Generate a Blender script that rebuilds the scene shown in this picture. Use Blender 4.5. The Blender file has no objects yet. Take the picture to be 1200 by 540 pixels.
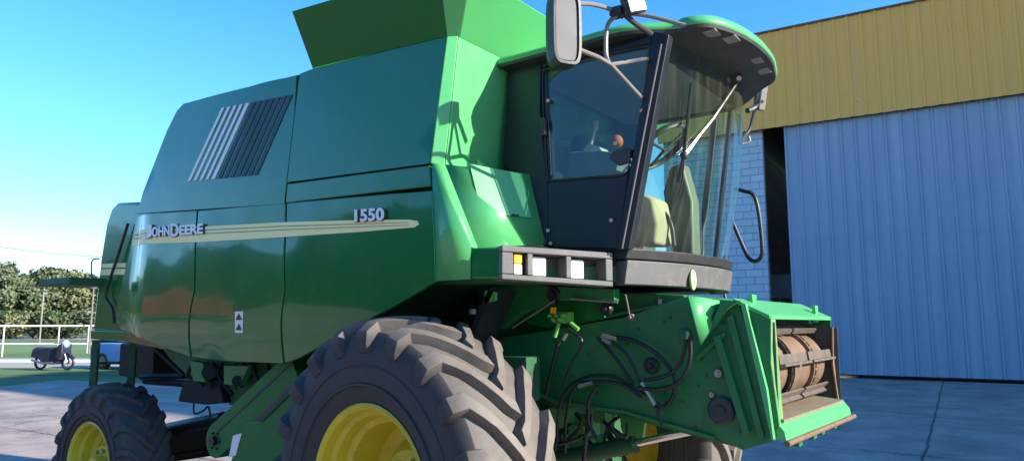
import bpy, bmesh, math, random
from mathutils import Vector, Matrix, noise
R = math.radians
random.seed(7)
scene = bpy.context.scene
COL = scene.collection
# ------------------------------------------------------------------ camera
W0, H0, FPX = 1200.0, 540.0, 840.0
CAM = Vector((2.73, -3.98, 1.72))
YAW = R(36.0); PITCH = math.atan(110/840)
fw = Vector((-math.sin(YAW)*math.cos(PITCH), math.cos(YAW)*math.cos(PITCH), math.sin(PITCH)))
rt = Vector((math.cos(YAW), math.sin(YAW), 0))
up = rt.cross(fw)
cd = bpy.data.cameras.new('camera'); cam = bpy.data.objects.new('camera', cd); COL.objects.link(cam)
cd.sensor_width = 36; cd.lens = FPX/W0*36; cd.clip_start = .05; cd.clip_end = 3000
M = Matrix((rt, up, -fw)).transposed().to_4x4(); M.translation = CAM
cam.matrix_world = M
scene.camera = cam
def ray(px, py): return fw*FPX + rt*(px-W0/2) - up*(py-H0/2)
def PY(px, py, Y): d = ray(px, py); return CAM + d*((Y-CAM.y)/d.y)       # survey: point of a real plane Y = const
def PX(px, py, X): d = ray(px, py); return CAM + d*((X-CAM.x)/d.x)
def PZ(px, py, Z): d = ray(px, py); return CAM + d*((Z-CAM.z)/d.z)
def PD(px, py, D): d = ray(px, py); h = Vector((fw.x, fw.y, 0)).normalized(); return CAM + d*(D/d.dot(h))

# ------------------------------------------------------------------ materials
def nt(name):
    m = bpy.data.materials.new(name); m.use_nodes = True
    return m, m.node_tree.nodes, m.node_tree.links, m.node_tree.nodes['Principled BSDF']
def mat(name, col, rough=.5, metal=0, var=.12, vscale=3.0, dirt=None, dirt_amt=.35, dscale=2.0, bump=0, bscale=30, coat=0, spec=.5, rvar=.1):
    m, N, L, b = nt(name)
    tc = N.new('ShaderNodeTexCoord')
    n1 = N.new('ShaderNodeTexNoise'); n1.inputs['Scale'].default_value = vscale; n1.inputs['Detail'].default_value = 6; n1.inputs['Roughness'].default_value = .65
    L.new(tc.outputs['Object'], n1.inputs['Vector'])
    mx = N.new('ShaderNodeMix'); mx.data_type = 'RGBA'
    mx.inputs['A'].default_value = [c*(1-var) for c in col[:3]]+[1]; mx.inputs['B'].default_value = [min(1, c*(1+var)) for c in col[:3]]+[1]
    L.new(n1.outputs['Fac'], mx.inputs['Factor']); out = mx.outputs['Result']
    if dirt:
        n2 = N.new('ShaderNodeTexNoise'); n2.inputs['Scale'].default_value = dscale; n2.inputs['Detail'].default_value = 9; n2.inputs['Roughness'].default_value = .72
        L.new(tc.outputs['Object'], n2.inputs['Vector'])
        cr = N.new('ShaderNodeMapRange'); cr.inputs['From Min'].default_value = .5; cr.inputs['From Max'].default_value = .68; cr.inputs['To Max'].default_value = dirt_amt
        L.new(n2.outputs['Fac'], cr.inputs['Value'])
        m2 = N.new('ShaderNodeMix'); m2.data_type = 'RGBA'; L.new(cr.outputs['Result'], m2.inputs['Factor'])
        L.new(out, m2.inputs['A']); m2.inputs['B'].default_value = list(dirt)+[1]; out = m2.outputs['Result']
    if coat > .5:
        mp = N.new('ShaderNodeMapping'); mp.inputs['Scale'].default_value = (1, 1, .22); L.new(tc.outputs['Object'], mp.inputs['Vector'])
        n5 = N.new('ShaderNodeTexNoise'); n5.inputs['Scale'].default_value = 16; n5.inputs['Detail'].default_value = 10; n5.inputs['Roughness'].default_value = .8; L.new(mp.outputs['Vector'], n5.inputs['Vector'])
        c5 = N.new('ShaderNodeMapRange'); c5.inputs['From Min'].default_value = .56; c5.inputs['From Max'].default_value = .74; c5.inputs['To Max'].default_value = .16; L.new(n5.outputs['Fac'], c5.inputs['Value'])
        m5 = N.new('ShaderNodeMix'); m5.data_type = 'RGBA'; L.new(c5.outputs['Result'], m5.inputs['Factor']); L.new(out, m5.inputs['A']); m5.inputs['B'].default_value = (.16, .24, .14, 1); out = m5.outputs['Result']
    L.new(out, b.inputs['Base Color'])
    rr = N.new('ShaderNodeMapRange'); rr.inputs['To Min'].default_value = max(0.02, rough-rvar); rr.inputs['To Max'].default_value = min(1, rough+rvar)
    L.new(n1.outputs['Fac'], rr.inputs['Value']); L.new(rr.outputs['Result'], b.inputs['Roughness'])
    b.inputs['Metallic'].default_value = metal; b.inputs['Coat Weight'].default_value = coat; b.inputs['Coat Roughness'].default_value = .06
    b.inputs['Specular IOR Level'].default_value = spec
    if bump:
        n3 = N.new('ShaderNodeTexNoise'); n3.inputs['Scale'].default_value = bscale; n3.inputs['Detail'].default_value = 5
        L.new(tc.outputs['Object'], n3.inputs['Vector'])
        bp = N.new('ShaderNodeBump'); bp.inputs['Strength'].default_value = 1; bp.inputs['Distance'].default_value = bump
        L.new(n3.outputs['Fac'], bp.inputs['Height']); L.new(bp.outputs['Normal'], b.inputs['Normal'])
        if coat: L.new(bp.outputs['Normal'], b.inputs['Coat Normal'])
    return m
def emis(name, col, s):
    m, N, L, b = nt(name); b.inputs['Base Color'].default_value = (*col, 1); b.inputs['Emission Color'].default_value = (*col, 1); b.inputs['Emission Strength'].default_value = s; return m
def glass(name, tint, refl=1.0, rough=.02, dust=.06, ior=1.5):
    m, N, L, b = nt(name); N.remove(b)
    out = [n for n in N if n.type == 'OUTPUT_MATERIAL'][0]
    tr = N.new('ShaderNodeBsdfTransparent'); tr.inputs['Color'].default_value = (*tint, 1)
    gl = N.new('ShaderNodeBsdfGlossy'); gl.inputs['Roughness'].default_value = rough
    fr = N.new('ShaderNodeFresnel'); fr.inputs['IOR'].default_value = ior
    mu = N.new('ShaderNodeMath'); mu.operation = 'MULTIPLY'; mu.inputs[1].default_value = refl; mu.use_clamp = True
    mn = N.new('ShaderNodeMath'); mn.operation = 'MINIMUM'; mn.inputs[1].default_value = .30; L.new(fr.outputs['Fac'], mn.inputs[0]); L.new(mn.outputs[0], mu.inputs[0])
    mx = N.new('ShaderNodeMixShader'); L.new(mu.outputs[0], mx.inputs['Fac']); L.new(tr.outputs[0], mx.inputs[1]); L.new(gl.outputs[0], mx.inputs[2])
    df = N.new('ShaderNodeBsdfDiffuse'); df.inputs['Color'].default_value = (.55, .52, .42, 1)
    tc = N.new('ShaderNodeTexCoord'); mp = N.new('ShaderNodeMapping'); mp.inputs['Scale'].default_value = (4, 9, .9)
    ns = N.new('ShaderNodeTexNoise'); ns.inputs['Scale'].default_value = 2.2; ns.inputs['Detail'].default_value = 8
    L.new(tc.outputs['Object'], mp.inputs['Vector']); L.new(mp.outputs['Vector'], ns.inputs['Vector'])
    mr = N.new('ShaderNodeMapRange'); mr.inputs['From Min'].default_value = .42; mr.inputs['From Max'].default_value = .75; mr.inputs['To Max'].default_value = dust*2.2; mr.inputs['To Min'].default_value = dust*.25
    L.new(ns.outputs['Fac'], mr.inputs['Value'])
    m2 = N.new('ShaderNodeMixShader'); L.new(mr.outputs['Result'], m2.inputs['Fac']); L.new(mx.outputs[0], m2.inputs[1]); L.new(df.outputs[0], m2.inputs[2])
    L.new(m2.outputs[0], out.inputs['Surface'])
    return m
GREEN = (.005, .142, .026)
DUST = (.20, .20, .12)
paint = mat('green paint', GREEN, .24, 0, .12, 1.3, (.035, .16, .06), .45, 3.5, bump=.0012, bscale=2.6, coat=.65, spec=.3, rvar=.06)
paint_front = mat('sunlit green paint', (.075, .37, .12), .36, 0, .10, 2.2, (.12, .36, .16), .35, 5.0, bump=.002, bscale=2, coat=.15)  # lighter copy of the green, sunlight put into the base colour
paint_dirty = mat('dusty green paint', (.008, .15, .038), .5, 0, .25, 5, (.045, .075, .035), .65, 7, bump=.002, bscale=20, coat=.1)
paint_dark = mat('grimy dark green paint', (.010, .085, .03), .6, 0, .3, 6, (.03, .035, .02), .7, 7, bump=.002, bscale=25)
black = mat('black paint', (.010, .013, .018), .4, 0, .2, 5, (.035, .035, .035), .2, 6)
plastic = mat('grey plastic', (.095, .092, .09), .55, 0, .12, 8, (.25, .23, .2), .3, 9, bump=.0008, bscale=120)
blackplastic = mat('black plastic', (.028, .028, .03), .5, 0, .2, 8, (.12, .11, .1), .3, 7, bump=.0008, bscale=120)
rubber_hose = mat('black hose rubber', (.012, .012, .012), .38, 0, .2, 10)
yellow = mat('yellow wheel paint', (.62, .50, .03), .42, 0, .10, 6, (.25, .19, .05), .5, 7, coat=.15)
steel = mat('worn steel', (.42, .40, .37), .35, .9, .15, 12)
chrome = mat('chrome rod', (.8, .8, .8), .12, 1, .03, 12)
rust = mat('worn rusty steel', (.20, .125, .08), .6, .4, .35, 9, (.10, .075, .055), .75, 11, bump=.002, bscale=40)
rustfloor = mat('scraped feeder floor', (.24, .18, .13), .55, .3, .25, 14, (.14, .33, .12), .5, 5, bump=.002, bscale=40)
greytube = mat('pale grey tube', (.17, .155, .145), .42, .1, .1, 12, (.25, .15, .1), .3, 20)
cream = mat('cream decal', (.95, .84, .36), .5, 0, .05, 6, (.70, .66, .30), .3, 10)
lettergrey = mat('pale lettering', (.78, .78, .76), .35, 0, .03, 10)
lettershadow = mat('dark lettering edge', (.02, .03, .04), .5)
lamp_amber = mat('amber lens', (.95, .38, .02), .2, 0, .05, 20)
lamp_clear = mat('clear lens', (.85, .80, .72), .22, 0, .12, 60, bump=.002, bscale=90)
mirrorglass = mat('mirror back', (.085, .08, .085), .6, 0, .05, 5)
seatcloth = mat('seat cloth', (.06, .075, .09), .9, 0, .2, 12)
console = mat('console beige', (.40, .38, .27), .6, 0, .1, 6)
orange = mat('orange cloth', (.8, .16, .03), .7)
liner = mat('cab lining', (.26, .27, .25), .85, 0, .15, 5)
paint_low = mat('weathered green paint', (.005, .145, .028), .48, 0, .15, 2.0, (.03, .12, .05), .5, 4, bump=.0015, bscale=4, coat=.12, spec=.25)
shade_black = mat('shade black steel', (.004, .005, .006), .6, 0, .3, 6, (.012, .012, .01), .5, 7, spec=.25)  # near-black base colour stands in for shade under the body
def tyre_mat(name, R0, dusty):
    m, N, L, b = nt(name)
    tc = N.new('ShaderNodeTexCoord'); sx = N.new('ShaderNodeSeparateXYZ'); L.new(tc.outputs['Object'], sx.inputs[0])
    cx = N.new('ShaderNodeCombineXYZ'); L.new(sx.outputs['X'], cx.inputs['X']); L.new(sx.outputs['Z'], cx.inputs['Z'])
    ln = N.new('ShaderNodeVectorMath'); ln.operation = 'LENGTH'; L.new(cx.outputs[0], ln.inputs[0])
    mr = N.new('ShaderNodeMapRange'); mr.inputs['From Min'].default_value = R0*.86; mr.inputs['From Max'].default_value = R0*.95
    L.new(ln.outputs['Value'], mr.inputs['Value'])
    ns = N.new('ShaderNodeTexNoise'); ns.inputs['Scale'].default_value = 7; ns.inputs['Detail'].default_value = 9; ns.inputs['Roughness'].default_value = .7
    L.new(tc.outputs['Object'], ns.inputs['Vector'])
    a = N.new('ShaderNodeMix'); a.data_type = 'RGBA'; a.inputs['A'].default_value = (.022, .021, .022, 1); a.inputs['B'].default_value = (.055, .052, .048, 1); L.new(ns.outputs['Fac'], a.inputs['Factor'])
    c = N.new('ShaderNodeMix'); c.data_type = 'RGBA'; c.inputs['A'].default_value = [d*.38 for d in dusty]+[1]; c.inputs['B'].default_value = [d*1.5 for d in dusty]+[1]; L.new(ns.outputs['Fac'], c.inputs['Factor'])
    e = N.new('ShaderNodeMix'); e.data_type = 'RGBA'; L.new(mr.outputs['Result'], e.inputs['Factor']); L.new(a.outputs['Result'], e.inputs['A']); L.new(c.outputs['Result'], e.inputs['B'])
    L.new(e.outputs['Result'], b.inputs['Base Color']); b.inputs['Roughness'].default_value = .7
    bp = N.new('ShaderNodeBump'); bp.inputs['Distance'].default_value = .004; L.new(ns.outputs['Fac'], bp.inputs['Height']); L.new(bp.outputs['Normal'], b.inputs['Normal'])
    return m
tyre_f = tyre_mat('drive tyre rubber', .915, (.145, .12, .10))
tyre_r = tyre_mat('steer tyre rubber', .63, (.06, .058, .055))

# ------------------------------------------------------------------ mesh helpers
SPLIT = {'throat_liner', 'face_side_plate', 'chassis_rail', 'mounting_bracket', 'lip_bracket', 'chopper_strut', 'bolt', 'door_latch', 'control_rod', 'hydraulic_hose', 'hose_fitting', 'hood_hook', 'side_rib', 'side_bolt', 'wheel_nut', 'chopper_linkage', 'warning_symbol', 'brake_line', 'cab_wiring', 'fork_tube', 'pedal_linkage', 'tank_bolt', 'underside_hose'}
def build(name, bm, m, parent=None, ang=35, bevel=0, solid=0, loc=None, recalc=True, seg=2):
    if name in SPLIT:                                   # every loose piece becomes an object of its own
        bm.verts.ensure_lookup_table(); bm.verts.index_update(); seen = set(); out = None
        for v0 in bm.verts:
            if v0.index in seen: continue
            st = [v0]; isl = []; seen.add(v0.index)
            while st:
                v = st.pop(); isl.append(v)
                for e in v.link_edges:
                    q = e.other_vert(v)
                    if q.index not in seen: seen.add(q.index); st.append(q)
            nb = bmesh.new(); mp_ = {v.index: nb.verts.new(v.co) for v in isl}
            for f in {f for v in isl for f in v.link_faces}: nb.faces.new([mp_[v.index] for v in f.verts]).material_index = f.material_index
            out = build_one(name, nb, m, parent, ang, bevel, solid, loc, recalc, seg)
        bm.free(); return out
    return build_one(name, bm, m, parent, ang, bevel, solid, loc, recalc, seg)
def build_one(name, bm, m, parent=None, ang=35, bevel=0, solid=0, loc=None, recalc=True, seg=2):
    if recalc: bmesh.ops.recalc_face_normals(bm, faces=bm.faces)
    me = bpy.data.meshes.new(name); bm.to_mesh(me); bm.free()
    for p in me.polygons: p.use_smooth = True
    me.set_sharp_from_angle(angle=R(ang))
    if isinstance(m, (list, tuple)):
        for q in m: me.materials.append(q)
    else: me.materials.append(m)
    o = bpy.data.objects.new(name, me); COL.objects.link(o)
    if parent: o.parent = parent
    if loc: o.location = loc
    if solid:
        s = o.modifiers.new('shell', 'SOLIDIFY'); s.thickness = solid; s.offset = 0
    if bevel:
        v = o.modifiers.new('bevel', 'BEVEL'); v.width = bevel; v.segments = seg; v.limit_method = 'ANGLE'; v.angle_limit = R(28); v.harden_normals = True
    return o
def tag(o, label=None, cat=None, group=None, kind=None):
    if label: o['label'] = label
    if cat: o['category'] = cat
    if group: o['group'] = group
    if kind: o['kind'] = kind
    return o
def empty(name, loc=(0, 0, 0), rz=0):
    o = bpy.data.objects.new(name, None); COL.objects.link(o); o.location = loc; o.rotation_euler = (0, 0, rz); o.empty_display_size = .3; return o
def BM(): return bmesh.new()
def box(bm, a, b, mi=0, rot=None):
    a = Vector(a); b = Vector(b); c = (a+b)/2; s = b-a
    r = bmesh.ops.create_cube(bm, size=1)
    for v in r['verts']:
        p = Vector((v.co.x*s.x, v.co.y*s.y, v.co.z*s.z))
        if rot: p = rot @ p
        v.co = c + p
    for f in {f for v in r['verts'] for f in v.link_faces}: f.material_index = mi
def prism(bm, pts, vec, mi=0):
    vec = Vector(vec); a = [bm.verts.new(p) for p in pts]; b = [bm.verts.new(Vector(p)+vec) for p in pts]; n = len(a)
    fs = [bm.faces.new(a), bm.faces.new(b[::-1])]
    for i in range(n): fs.append(bm.faces.new((a[i], b[i], b[(i+1) % n], a[(i+1) % n])))
    for f in fs: f.material_index = mi
def tube(bm, pts, r, n=10, mi=0, cap=True, r2=None):
    pts = [Vector(p) for p in pts]; rings = []
    d0 = (pts[1]-pts[0]).normalized(); ref = Vector((0, 0, 1)) if abs(d0.z) < .9 else Vector((1, 0, 0))
    s = d0.cross(ref).normalized()
    for i, p in enumerate(pts):
        d = (pts[min(i+1, len(pts)-1)]-pts[max(i-1, 0)]).normalized()
        s = (s - d*s.dot(d)).normalized(); t = d.cross(s)
        rr = r if r2 is None else r+(r2-r)*i/(len(pts)-1)
        rings.append([bm.verts.new(p+(s*math.cos(2*math.pi*k/n)+t*math.sin(2*math.pi*k/n))*rr) for k in range(n)])
    for a, b in zip(rings, rings[1:]):
        for k in range(n):
            f = bm.faces.new((a[k], a[(k+1) % n], b[(k+1) % n], b[k])); f.material_index = mi
    if cap:
        for q in (rings[0][::-1], rings[-1]): bm.faces.new(q).material_index = mi
def spline(pts, n=6):
    P = [Vector(p) for p in pts]; P = [P[0]*2-P[1]] + P + [P[-1]*2-P[-2]]; out = []
    for i in range(1, len(P)-2):
        for k in range(n):
            t = k/n; a, b, c, d = P[i-1:i+3]
            out.append(.5*((2*b)+(c-a)*t+(2*a-5*b+4*c-d)*t*t+(3*b-a-3*c+d)*t**3))
    out.append(P[-2]); return out
def lathe(bm, prof, n=48, mi=0, center=(0, 0, 0), axis='Y', closed=False):
    """prof: list of (axial, radius)"""
    c = Vector(center); rings = []
    for y, r in prof:
        ring = []
        for k in range(n):
            a = 2*math.pi*k/n; u, v = r*math.sin(a), r*math.cos(a)
            p = {'Y': Vector((u, y, v)), 'Z': Vector((u, v, y)), 'X': Vector((y, u, v))}[axis]
            ring.append(bm.verts.new(c+p))
        rings.append(ring)
    pairs = list(zip(rings, rings[1:])) + ([(rings[-1], rings[0])] if closed else [])
    for a, b in pairs:
        for k in range(n): bm.faces.new((a[k], a[(k+1) % n], b[(k+1) % n], b[k])).material_index = mi
    if not closed:
        for q, (y, r) in ((rings[0][::-1], prof[0]), (rings[-1], prof[-1])):
            if r > 1e-4: bm.faces.new(q).material_index = mi
def cyl(bm, a, b, r, n=20, mi=0): tube(bm, [a, b], r, n, mi)
def gridcut(bm, step, axes='XZ'):
    for ax, nrm in (('X', Vector((1, 0, 0))), ('Y', Vector((0, 1, 0))), ('Z', Vector((0, 0, 1)))):
        if ax not in axes: continue
        i = 'XYZ'.index(ax); lo = min(v.co[i] for v in bm.verts); hi = max(v.co[i] for v in bm.verts); k = lo+step
        while k < hi-step*.3:
            bmesh.ops.bisect_plane(bm, geom=bm.verts[:]+bm.edges[:]+bm.faces[:], plane_co=nrm*k, plane_no=nrm, dist=1e-5); k += step
def onsurf(px, py, fn):
    Y = fn(0, 2.2)
    for _ in range(14):
        p = PY(px, py, Y); Y = .5*Y+.5*fn(p.x, p.z)
    return PY(px, py, Y)
def panel(name, pix, fn, m, parent, th=.03, step=.12, bevel=.006, holes=None):
    P = [onsurf(x, y, fn) for x, y in pix]
    bm = BM(); f = bm.faces.new([bm.verts.new((p.x, 0, p.z)) for p in P])
    gridcut(bm, step)
    for v in bm.verts: v.co.y = fn(v.co.x, v.co.z)
    r = bmesh.ops.extrude_face_region(bm, geom=bm.faces[:])
    for v in r['geom']:
        if isinstance(v, bmesh.types.BMVert): v.co.y += th
    return build(name, bm, m, parent, 30, bevel)
def quadgrid(bm, A, B, Cc, D, mi=0, th=None):
    """flat quad A B C D extruded along vector th"""
    prism(bm, [A, B, Cc, D], th, mi)
def text_mesh(s, size, m, name, parent, origin, xdir, updir, ext=.004, offset=.0, spacing=1.0, shear=0, kind=None):
    cu = bpy.data.curves.new(name, 'FONT'); cu.body = s; cu.size = size; cu.extrude = ext; cu.offset = offset; cu.space_character = spacing; cu.shear = shear
    t = bpy.data.objects.new(name, cu); COL.objects.link(t); bpy.context.view_layer.update()
    me = bpy.data.meshes.new_from_object(t.evaluated_get(bpy.context.evaluated_depsgraph_get()))
    bpy.data.objects.remove(t); me.name = name
    xd = Vector(xdir).normalized(); ud = Vector(updir); ud = (ud-xd*ud.dot(xd)).normalized(); nd = xd.cross(ud)
    mm = Matrix((xd, ud, nd)).transposed().to_4x4(); mm.translation = Vector(origin)
    me.transform(mm); me.materials.clear(); me.materials.append(m)
    o = bpy.data.objects.new(name, me); COL.objects.link(o); o.parent = parent
    return o, me

# ================================================================== COMBINE
comb = empty('combine_harvester', (0, 0, 0))
tag(comb, 'big green combine harvester with yellow wheels, standing before the shed with its header off', 'combine harvester')
YS = -1.28
flat = lambda Y: (lambda x, z: Y)
def wav(x, z, a): return a*(noise.noise(V3((x*1.6, z*1.9, 0)))+.5*noise.noise(V3((x*4.1+5, z*3.3, 2))))
V3 = Vector
def upper(x, z): return YS + max(0, z-2.55)*.035 + wav(x, z, .004)
def lower(x, z):
    y = YS - .012*math.sin(math.pi*min(1, max(0, (z-1.45)/1.1))) + wav(x, z, .011)
    if z < 1.80: y += .09*min(1.5, (1.80-z)/.35)**1.6
    if x < -2.62: y += .03*min(1.5, (-2.62-x)/.15)**2
    return y
# inner body (dark core behind the panels)
bm = BM()
core = [PY(224, 136, -1.1), PY(350, 102, -1.1), PY(505, 64, -1.1), PY(498, 318, -1.1), PY(420, 362, -1.1), PY(338, 405, -1.1), PY(228, 400, -1.1), PY(175, 375, -1.1), PY(184, 250, -1.1)]
prism(bm, core, (0, 2.26, 0)); build('inner_body', bm, paint_dark, comb, bevel=.02)
# far side skin
bm = BM(); prism(bm, [Vector((p.x, 1.165, p.z)) for p in core], (0, .09, 0)); build('far_side_panel', bm, paint, comb, bevel=.02)
# rear upper panel with grille
gp = panel('engine_side_panel', [(160.5, 250.5), (167, 226), (181, 190), (196, 152), (207, 130), (215, 121.5), (250, 112), (300, 99.5), (347.5, 88), (345, 130), (339, 185), (333, 239)], upper, paint, comb)
# dark vent slits: sloping bars
bm = BM(); bl = BM()
for i in range(12):
    f0 = i/11
    xt = 262+f0*(341-262); yt = 127+f0*(112-127); xb = 222+f0*(300-222); yb = 213+f0*(205.5-213)
    w = 3.2 if i >= 4 else 2.4
    def slit(b, x0, y0, x1, y1, w, dy, t):
        q = [onsurf(x0-w/2, y0, upper), onsurf(x0+w/2, y0-.8, upper), onsurf(x1+w/2, y1-.8, upper), onsurf(x1-w/2, y1, upper)]
        prism(b, [p+Vector((0, dy, 0)) for p in q], (0, t, 0))
    if i < 5:
        cut = .92-.0*i
        slit(bl, xt, yt, xb, yb, w+.6, -.006, .004)
        if i >= 1:      # dark lower ends
            pass
    else: slit(bm, xt, yt, xb, yb, w+1.6, -.005, .004)
build('vent_slots', bm, lettershadow, gp, bevel=0); build('vent_slats', bl, lettergrey, gp, bevel=0)
# dark wedge between pale slats and dark slots
# tank side panel + strip
panel('tank_side_panel', [(336.5, 213.5), (342, 165), (350, 96), (352, 86.5), (366, 81), (440, 62.5), (522.5, 42), (516, 95), (503, 191.5), (420, 202.5)], upper, paint, comb)
panel('side_trim_strip', [(334.5, 238), (336.5, 215.5), (503, 193.5), (505, 218.5)], upper, paint, comb, th=.03, step=.2)
# lower doors: three panels split at the seams
topy = lambda x: 252.5+(x-160)*(222.5-252.5)/(506-160)
def seamx(y, x0, x1): return x0+(x1-x0)*(y-250)/(420-250)
panel('rear_lower_panel', [(160, 253.5), (157, 268), (151, 300), (141, 340), (135.5, 366), (136, 376), (142, 386), (165, 396), (195, 408), (223, 418), (227, 340), (230.5, 247)], lower, paint, comb, step=.08)
panel('middle_lower_panel', [(232, 246.8), (228.5, 340), (224.7, 418.5), (260, 423), (332, 426), (332.5, 340), (334.2, 238)], lower, paint, comb, step=.08)
panel('front_lower_panel', [(336, 237.8), (334.2, 340), (333.8, 425.5), (350, 420), (378, 405), (410, 387), (450, 365), (485, 345), (502, 334), (510, 330), (508.5, 280), (506.5, 223)], lower, paint, comb, step=.08)
# small hooks and warning label
bm = BM(); q = [onsurf(x, y, lower)+Vector((0, -.004, 0)) for x, y in ((276, 365), (285, 364.5), (285, 389.5), (276, 390))]; prism(bm, q, (0, .003, 0)); wl = build('warning_decal', bm, lettergrey, comb)
bm = BM()
for cy in (371, 383):
    q = [onsurf(x, y, lower)+Vector((0, -.006, 0)) for x, y in ((280.5, cy-4), (284, cy+3.5), (277, cy+3.5))]; prism(bm, q, (0, .0015, 0))
build('warning_symbol', bm, lettershadow, wl)
# decal stripe
def strip(name, pix, m, dy, par, fn=lower, step=.1):
    P = [onsurf(x, y, fn) for x, y in pix]
    bm = BM(); bm.faces.new([bm.verts.new((p.x, 0, p.z)) for p in P]); gridcut(bm, step)
    for v in bm.verts: v.co.y = fn(v.co.x, v.co.z)+dy
    r = bmesh.ops.extrude_face_region(bm, geom=bm.faces[:])
    for v in r['geom']:
        if isinstance(v, bmesh.types.BMVert): v.co.y += .002
    return build(name, bm, m, par)
st = strip('decal_stripe', [(155.5, 287.5), (159, 271), (240, 265.5), (330, 260.5), (420, 258), (480, 257.5), (490, 259), (492, 263), (486, 266.5), (420, 272), (330, 278), (240, 283.5)], cream, -.0052, comb)
for k, (o0, o1) in enumerate(((275, 263.2), (279, 266.8))):
    strip('pinstripe', [(158, o0), (330, 264.8+k*4.2), (480, 260.6+k*3.0), (480, 261.2+k*3.0), (330, 265.8+k*4.2), (158, o0+1.1)], mat('olive pinstripe', (.30, .33, .14), .5), -.0075, comb)
# lettering
def lettering(s, x0, y0, x1, y1, hpx, name, spacing=1.0, par=comb, fn=lower):
    a = onsurf(x0, y0, fn); b = onsurf(x1, y1, fn); upv = onsurf(x0, y0-hpx, fn)-a
    for dy, dx, off, m, nm in ((-.010, .0, .0, lettershadow, name+'_shadow'), (-.016, 0, .0, lettergrey, name)):
        sz = upv.length/.70
        o, me = text_mesh(s, sz, m, nm, par, (0, 0, 0), (1, 0, 0), (0, 0, 1), ext=.002, offset=.0035 if nm == name else .010, spacing=spacing)
        xs = [v.co.x for v in me.vertices]; w = max(xs)-min(xs); lo = min(xs); zs = [v.co.z for v in me.vertices]; zl = min(zs); zh = max(zs)
        L = (b-a).length; d = (b-a).normalized(); un = upv
        for v in me.vertices:
            u = (v.co.x-lo)/w; t = (v.co.z-zl)/(zh-zl)
            g = .012 if nm != name else 0
            p = a + d*(u*(L+g)-(g/2 if g else 0)+(.006 if g else 0)) + un*(t*(1+g*2)-(.02+g if g else 0))
            yb = fn(p.x, p.z)
            v.co = Vector((p.x, yb+dy+v.co.y, p.z))
wd = lettering
# words with taller initials
wd('J', 171, 279.5, 180, 279, 15.5, 'lettering'); wd('OHN', 180.5, 277.8, 201.5, 276.3, 11.5, 'lettering')
wd('D', 202.5, 277.5, 212, 277, 15.0, 'lettering'); wd('EERE', 212.8, 275.8, 240, 274, 11.5, 'lettering')
wd('1550', 418, 260.5, 452.5, 258.5, 14.5, 'lettering', 1.05)
# tank front face (near chamfer + front)
XF = .375
bm = BM()
A0 = PY(524, 41, YS+.02); A1 = PY(504.5, 191, YS); 
XT = A0.x; XB = A1.x
B0 = Vector((XT+.045, -1.22, A0.z)); B1 = Vector((XB+.045, -1.22, A1.z-.02))
C0 = Vector((XT+.045, 1.0, A0.z)); C1 = Vector((XB+.045, 1.0, A1.z-.02))
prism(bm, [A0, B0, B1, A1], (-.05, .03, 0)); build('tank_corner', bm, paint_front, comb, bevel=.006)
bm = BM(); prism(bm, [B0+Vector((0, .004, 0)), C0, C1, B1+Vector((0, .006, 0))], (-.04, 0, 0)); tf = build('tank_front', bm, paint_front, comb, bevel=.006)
# tank top rim & extension
ZT = A0.z; ZE = 3.46; FL = .20
rb = [Vector((-.69, YS+.02, ZT-.01)), Vector((XT, YS+.02, ZT-.01)), Vector((XT+.045, -1.21, ZT-.01)), Vector((XT+.045, 1.21, ZT-.01)), Vector((XT, 1.27, ZT-.01)), Vector((-.69, 1.27, ZT-.01))]
re = [PY(342, 14, -1.49), Vector((XF+.10, -1.49, ZE)), Vector((XF+.22, -1.38, ZE)), Vector((XF+.22, 1.38, ZE)), Vector((XF+.10, 1.49, ZE)), Vector((-.57, 1.49, ZE))]
rb[0] = PY(366, 80, YS+.02)
for i, (nm, m_) in enumerate((('tank_extension', paint_low), ('tank_extension_corner', paint_front), ('tank_extension', paint_front), ('tank_extension_corner', paint_front), ('tank_extension', paint), ('tank_extension', paint))):
    j = (i+1) % 6
    a, b, c_, d_ = rb[i], rb[j], re[j], re[i]
    n_ = (b-a).cross(d_-a).normalized()
    bm = BM(); prism(bm, [a, b, c_, d_], n_*(-.012)); build(nm, bm, m_, comb, bevel=.003)
bm = BM(); box(bm, (-.66, -1.18, ZT-.25), (.22, 1.18, ZT-.2)); build('tank_deck', bm, paint_dark, comb)
# rounded top edge trim & dark air screen on the engine deck
bm = BM(); tube(bm, spline([onsurf(x, y, upper)+Vector((0, .09, -.01)) for x, y in ((270, 106), (290, 99), (310, 94), (330, 90), (350, 84), (362, 78))], 4), .035, 10); build('engine_deck_seal', bm, blackplastic, comb)
# shoulder in front of tank, above lamp bar
V = Vector
sA = PY(506, 192, YS); sE = PY(511, 329, YS); sD = PY(552, 290, YS); sDb = PY(551, 327, YS)
sB = V((XB+.05, -1.225, sA.z)); 
sI0 = PY(600, 203, -.79); sI1 = PY(622, 205, -.79); sI2 = PY(641, 286, -.79)
sD2 = sD+V((.01, .04, 0))
bm = BM()
vs = [bm.verts.new(p) for p in (sA, sB, sD2, sD, sE, sDb)]
bm.faces.new((vs[0], vs[1], vs[2], vs[3])); bm.faces.new((vs[0], vs[3], vs[5], vs[4]))
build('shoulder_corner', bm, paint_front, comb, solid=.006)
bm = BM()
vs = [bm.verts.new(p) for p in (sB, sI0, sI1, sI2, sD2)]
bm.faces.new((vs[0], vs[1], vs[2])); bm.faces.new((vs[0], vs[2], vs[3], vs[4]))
sh = build('shoulder_cover', bm, paint_front, comb, ang=60, solid=.006)
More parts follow.
